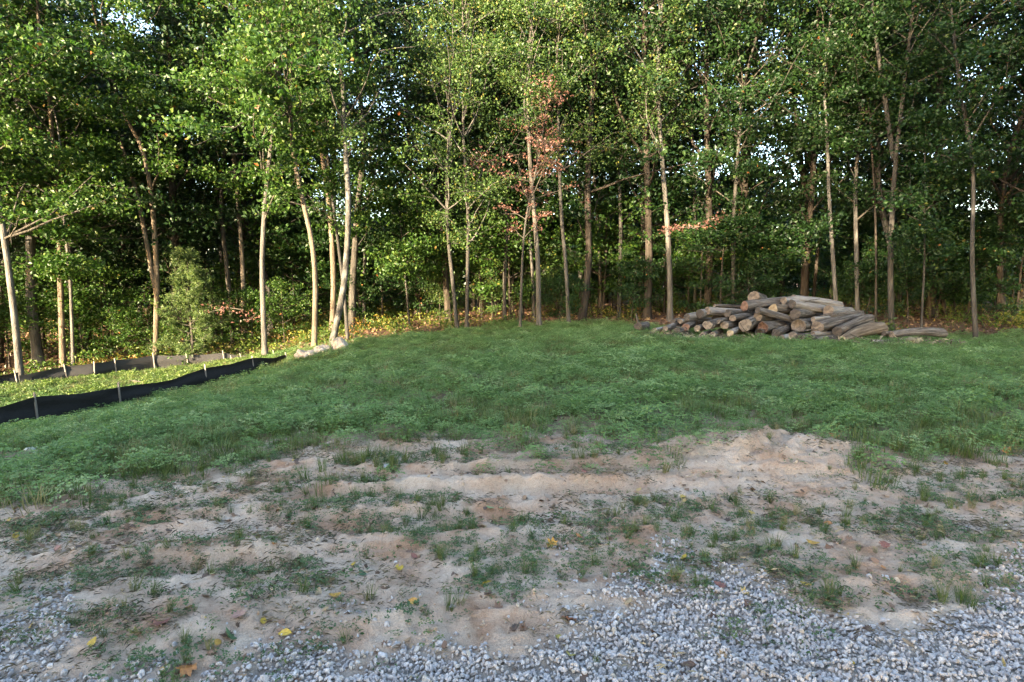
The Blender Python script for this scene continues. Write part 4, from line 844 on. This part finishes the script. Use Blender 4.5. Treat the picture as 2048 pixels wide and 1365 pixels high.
# silt fences
def fence(line, hts, stakes, label, fab, seed, drop=.06):
    """line: (px, py of the top edge, distance); hts: fabric height"""
    g = np.random.default_rng(seed); pts = np.array([P(*q) for q in line]); base = pts[0].copy(); base[2] = gz(base[0], base[1])
    root = empty('silt_fence', base, label, 'silt fence', 'black silt fences on the left')
    seg = np.concatenate([[0], np.cumsum(np.linalg.norm(np.diff(pts, axis=0), axis=1))]); n = int(seg[-1] / .09); t = np.linspace(0, seg[-1], n)
    top = np.stack([np.interp(t, seg, pts[:, i]) for i in range(3)], 1)
    st = np.interp([s for s in stakes], np.arange(len(line)), seg)
    dn = np.min(np.abs(t[:, None] - st[None, :]), 1); top[:, 2] -= .045 * np.clip(dn / .8, 0, 1) ** 1.3
    gzv = ground_h(top[:, 0], top[:, 1]); rows = 9; V = []
    tang = unit(np.gradient(top[:, :2], axis=0)); nrm = np.stack([tang[:, 1], -tang[:, 0]], 1)
    bot = np.minimum(gzv - .03, top[:, 2] - hts)
    for r in range(rows):
        f = r / (rows - 1); z = top[:, 2] * (1 - f) + bot * f
        off = .06 * np.sin(f * math.pi) * (fbm(t * 1.3, f * 2.2 + 0 * t, seed, 3) - .4) * 2 + .02 * np.sin(f * 8 + fbm(t * .8, 0 * t, seed + 3, 2) * 6)
        V.append(np.stack([top[:, 0] + nrm[:, 0] * off, top[:, 1] + nrm[:, 1] * off, z], 1))
    V = np.concatenate(V) - base; i = (np.arange(rows - 1)[:, None] * n + np.arange(n - 1)[None, :]).ravel()
    nn = np.tile(np.concatenate([nrm, np.zeros((n, 1))], 1), (rows, 1)); Vb = V + nn * .004; m = len(V)
    Fq = np.concatenate([np.stack([i, i + n, i + n + 1, i + 1], 1), m + np.stack([i, i + 1, i + n + 1, i + n], 1)])
    link('fabric', mesh_np('fabric', np.concatenate([V, Vb]), Fq, smooth=True), M[fab], root)
    for s in st:
        p = np.array([np.interp(s, seg, pts[:, k]) for k in range(3)]); k = int(np.argmin(np.abs(t - s))); q = p - base
        z1 = q[2] + g.uniform(.05, .11); z0 = gz(p[0], p[1]) - base[2] - .2; lx, ly = -.045 + g.normal(0, .02), g.normal(0, .02); w = .0135
        cx, cy = q[0] + nrm[k, 0] * .04, q[1] + nrm[k, 1] * .04
        v = []
        for (zz, ox, oy) in ((z0, -lx * .5, -ly), (z1, lx, ly)):
            v += [(cx + ox - w, cy + oy - w, zz), (cx + ox + w, cy + oy - w, zz), (cx + ox + w, cy + oy + w, zz), (cx + ox - w, cy + oy + w, zz)]
        link('stake', mesh_np('stake', v, [(0, 1, 5, 4), (1, 2, 6, 5), (2, 3, 7, 6), (3, 0, 4, 7), (4, 5, 6, 7), (3, 2, 1, 0)]), M['stake'], root)
fence([(-140, 842, 8.9), (0, 812, 9.6), (69, 794, 10.1), (237, 775, 11.3), (340, 757, 12.3), (410, 737, 13.2), (505, 716, 14.4), (548, 714, 15.0), (572, 710, 15.6)], .46, [2, 3, 5, 6, 8], 'near black silt fence running along the shaded lawn edge', 'fabric', 1)
fence([(38, 748, 15.1), (132, 733, 15.9), (187, 727, 16.3), (230, 721, 16.8), (308, 711, 17.6), (376, 711, 18.0), (448, 706, 18.4), (480, 712, 18.6)], .44, [1, 2, 3, 4, 5, 6], 'far silt fence tinted sunlit brown at the wood edge', 'fabric_sunlit', 2)
fence([(-120, 775, 13.9), (0, 752, 14.7), (36, 745, 15.0)], .42, [1, 1.9], 'short black silt fence at the far left joining the sunlit brown one', 'fabric', 3)
fence([(466, 718, 18.3), (487, 710, 18.0), (520, 716, 17.2), (553, 707, 16.4), (572, 712, 15.8)], .4, [0, 1, 3], 'rear return of black silt fence behind the fence end', 'fabric', 4)

# ------------------------------------------------------------------ single fallen leaves and small finds
LC = {'yellow': (.55, .36, .03), 'orange': (.50, .20, .05), 'golden': (.52, .28, .04), 'tan': (.46, .33, .19), 'brown': (.16, .085, .05), 'red brown': (.24, .085, .055), 'pale green': (.26, .36, .15),
      'green': (.07, .14, .05), 'pale yellow': (.50, .45, .18), 'olive yellow': (.34, .28, .06), 'pinkish brown': (.36, .20, .15), 'pale grey': (.44, .44, .45)}
LM = {}
for kx, c in LC.items():
    LM[kx] = plain(kx.replace(' ', '_') + '_leaf_skin', tuple(.72 * q for q in c), .6)
g = np.random.default_rng(64)
FL = [
 (32, 1075, 'yellow', 'O', .10, 'in weeds at the left edge'), (800, 1138, 'yellow', 'O', .125, 'on the sand, largest bright yellow leaf'), (972, 1172, 'yellow', 'O', .10, 'standing on edge where sand meets gravel'),
 (527, 1247, 'yellow', 'O', .08, 'upright at the weedy gravel edge'), (570, 1272, 'yellow', 'O', .10, 'curled on the gravel edge below the weeds'), (270, 1274, 'olive yellow', 'S', .11, 'among brown leaves at the lower left'),
 (192, 1287, 'yellow', 'O', .09, 'at the lower left gravel tongue'), (372, 1350, 'orange', 'S', .13, 'on the gravel at the bottom edge'), (435, 1290, 'golden', 'O', .09, 'beside a green leaf on the gravel edge'),
 (670, 1195, 'golden', 'O', .10, 'on the sand above the weedy gravel edge'), (637, 1190, 'tan', 'O', .09, 'upright beside a golden leaf on sand'), (827, 1207, 'golden', 'O', .09, 'in weeds right of centre gravel edge'),
 (845, 1220, 'tan', 'O', .08, 'just below a golden leaf in weeds'), (545, 1100, 'orange', 'S', .08, 'on bare sand left of middle'), (690, 1022, 'pale yellow', 'O', .09, 'on bare sand beside a tyre rut'),
 (425, 1152, 'pale yellow', 'O', .08, 'beside dark weeds on the left sand'), (260, 1175, 'tan', 'O', .08, 'on the left sand below the weeds'), (800, 1052, 'golden', 'S', .06, 'small, in the tyre rut'),
 (980, 1022, 'pale green', 'O', .10, 'left one of a pair on the middle sand'), (1005, 1021, 'pale green', 'O', .09, 'right one of a pair on the middle sand'), (772, 940, 'pale grey', 'O', .12, 'dry, on the sand near the lawn edge'),
 (115, 1105, 'red brown', 'L', .13, 'on weeds at the left'), (322, 1250, 'red brown', 'S', .15, 'crumpled above the lower left gravel'), (480, 1232, 'pinkish brown', 'L', .13, 'on the sand above the gravel edge'),
 (212, 1287, 'brown', 'L', .14, 'beside a yellow leaf at the lower left'), (385, 1335, 'brown', 'L', .14, 'above the orange leaf at the bottom edge'), (465, 1275, 'green', 'L', .16, 'broad, at the gravel edge'),
 (830, 1110, 'red brown', 'O', .08, 'on sand above the largest yellow leaf'), (707, 1132, 'yellow', 'O', .08, 'narrow, on bare sand left of the largest yellow leaf'), (725, 1152, 'green', 'O', .09, 'on bare sand left of the largest yellow leaf'),
 (1574, 867, 'pale green', 'O', .16, 'large, on the lawn edge behind the mound'), (1669, 876, 'orange', 'S', .19, 'star shaped, on the lawn right of the mound'), (2014, 908, 'orange', 'S', .18, 'star shaped, on the lawn at the right edge'),
 (1104, 1092, 'golden', 'S', .12, 'in a weed clump right of middle'), (1159, 1080, 'orange', 'O', .08, 'small, on sand right of a weed clump'), (1184, 1100, 'golden', 'O', .08, 'on weeds at the middle sand'),
 (1561, 1057, 'pale yellow', 'O', .11, 'on grass below the tread marks'), (1596, 1098, 'orange', 'O', .10, 'on weeds above the right gravel'), (1626, 1090, 'golden', 'O', .12, 'beside an orange leaf above the right gravel'),
 (1449, 1095, 'tan', 'O', .10, 'in grass below the mound'), (1656, 1050, 'orange', 'O', .09, 'on sand right of the tread marks'), (1809, 1009, 'pale yellow', 'O', .09, 'on the right sand'),
 (1341, 1151, 'pale green', 'O', .09, 'on the upper edge of the right gravel'), (1361, 1150, 'pale yellow', 'O', .09, 'beside a pale green leaf on gravel'), (1769, 1095, 'red brown', 'L', .12, 'on the right weeds'),
 (1594, 1147, 'golden', 'O', .08, 'on the right gravel'), (1611, 1172, 'yellow', 'O', .09, 'on the right gravel below a golden leaf'), (1669, 1215, 'olive yellow', 'O', .10, 'upright in the right gravel'),
 (1766, 1140, 'orange', 'O', .07, 'small, at the right gravel edge'), (1369, 1122, 'yellow', 'O', .09, 'in grass above the right gravel'), (1441, 1177, 'red brown', 'L', .11, 'on the middle right gravel'),
 (1496, 1212, 'brown', 'L', .11, 'dark, lying on the right gravel'), (1254, 1202, 'tan', 'L', .11, 'on gravel right of the sandy gap'), (1119, 1172, 'yellow', 'O', .07, 'on sand above the gravel gap'),
 (1704, 1332, 'yellow', 'O', .06, 'small, in the bottom right gravel'), (1381, 1335, 'brown', 'O', .11, 'long, in the gravel at the bottom'), (1116, 1280, 'olive yellow', 'O', .07, 'in the sandy gap of the gravel'),
 (1141, 1315, 'olive yellow', 'O', .07, 'in gravel below the sandy gap'), (1174, 975, 'red brown', 'L', .11, 'on sand near the lawn edge'), (1140, 1245, 'pinkish brown', 'L', .14, 'broad, on the gravel by the sandy gap'),
]
for px, py, cn, sh, sz, wh in FL:
    D = 1.6 / max((py - 566) / F, .1) * .93
    for _ in range(12):                       # walk the ray down to the ground
        p = P(px, py, D); e = p[2] - gz(p[0], D); D += e * 1.6
    me = flat_leaf({'O': OVAL, 'S': STAR, 'L': LOBED}[sh], g, .45)
    o = link('fallen_leaf', me, LM[cn], None, (p[0], D, gz(p[0], D) + .012)); o.scale = (sz * .66, sz * .66, sz * .66)
    o.rotation_euler = (g.normal(.15, .3), g.normal(0, .35), g.uniform(0, 6.28))
    tag(o, '%s fallen leaf %s' % (cn, wh), 'leaf', 'single fallen leaves on the ground')
def stick(name, a, b, r, label, cat):
    a, b = np.array(a), np.array(b); m = (a + b) / 2 + np.array([0, 0, .015]); pts = np.array([a, m, b]) - a
    v, f = tubes([(pts, np.array([r, r * .9, r * .6]))], 7); tag(link(name, mesh_np(name, v, f, smooth=True), M['twig'], None, a), label, cat)
a, b = P(255, 750, 14.6), P(283, 755, 14.4); a[2] = gz(a[0], a[1]) + .12; b[2] = gz(b[0], b[1]) + .12
stick('fallen_stick', a, b, .02, 'bare stick lying on the sunlit grass between fences', 'stick')
stick('leaning_pole', P(352, 718, 18.9), P(392, 642, 19.3), .035, 'dead pole leaning beside the young pine', 'dead branch')
sx = P(66, 930, 6.1); sx[2] = gz(sx[0], 6.1)
me = stone_mesh(g1, .7); vv = np.array([q.co[:] for q in me.vertices]); vv *= (1 + .35 * np.sin(vv[:, :1] * 17 + vv[:, 1:2] * 23 + vv[:, 2:3] * 19)); me.vertices.foreach_set('co', (vv * .11).astype(np.float32).ravel())
tag(link('plastic_scrap', me, plain('dirty_white_plastic', (.5, .52, .55), .4), None, (sx[0], 6.1, sx[2] + .07)), 'crumpled white plastic scrap in the clover at left', 'litter')

# ------------------------------------------------------------------ unseen house and trees added behind the camera to shade the yard
hz = -.4
house = empty('house', (-13, -11, hz), 'beige two storey gabled house added unseen behind the viewpoint to shade the yard', 'house')
box('wall', (-7, -5, 0), (7.5, 5, 6.3), M['siding'], house)
v = [(-7.5, -5.6, 6.3), (8, -5.6, 6.3), (8, 5.6, 6.3), (-7.5, 5.6, 6.3), (-7.5, 0, 10.4), (8, 0, 10.4)]
me = bpy.data.meshes.new('roof'); me.from_pydata(v, [], [(0, 1, 5, 4), (2, 3, 4, 5), (0, 4, 3), (1, 2, 5), (0, 3, 2, 1)]); link('roof', me, M['roof'], house)
for wx in (-5, -1.5, 2, 5.5):
    for wz in (1.0, 3.9): 
        w_ = box('window', (wx - .6, 4.98, wz), (wx + .6, 5.03, wz + 1.4), M['white'], house); box('pane', (wx - .5, 5.0, wz + .1), (wx + .5, 5.045, wz + 1.3), M['glass'], w_)
for k, (x, y, s) in enumerate([(-21, -16, 1.0), (-16.5, -18, 1.1), (-12.5, -18, 1.2), (-7.5, -15, 1.35), (-6, -10, 1.15), (-3.2, -9, 1.3), (-.5, -12, 1.45), (2.5, -10, 1.45), (5.5, -12, 1.5), (9, -10, 1.5), (13, -12, 1.5), (-4, -14, 1.4), (1, -15, 1.55), (6, -16, 1.55), (17, -10, 1.5), (11, -16, 1.5), (-9, -19, 1.2)]):
    o = copy_thing(PROTO[(k * 3) % 10], (x, y, gz(x, y)), k * 1.3, (s, s, s), 'tall unseen tree added behind the viewpoint for its shade'); o['group'] = 'trees added behind the viewpoint for shade'
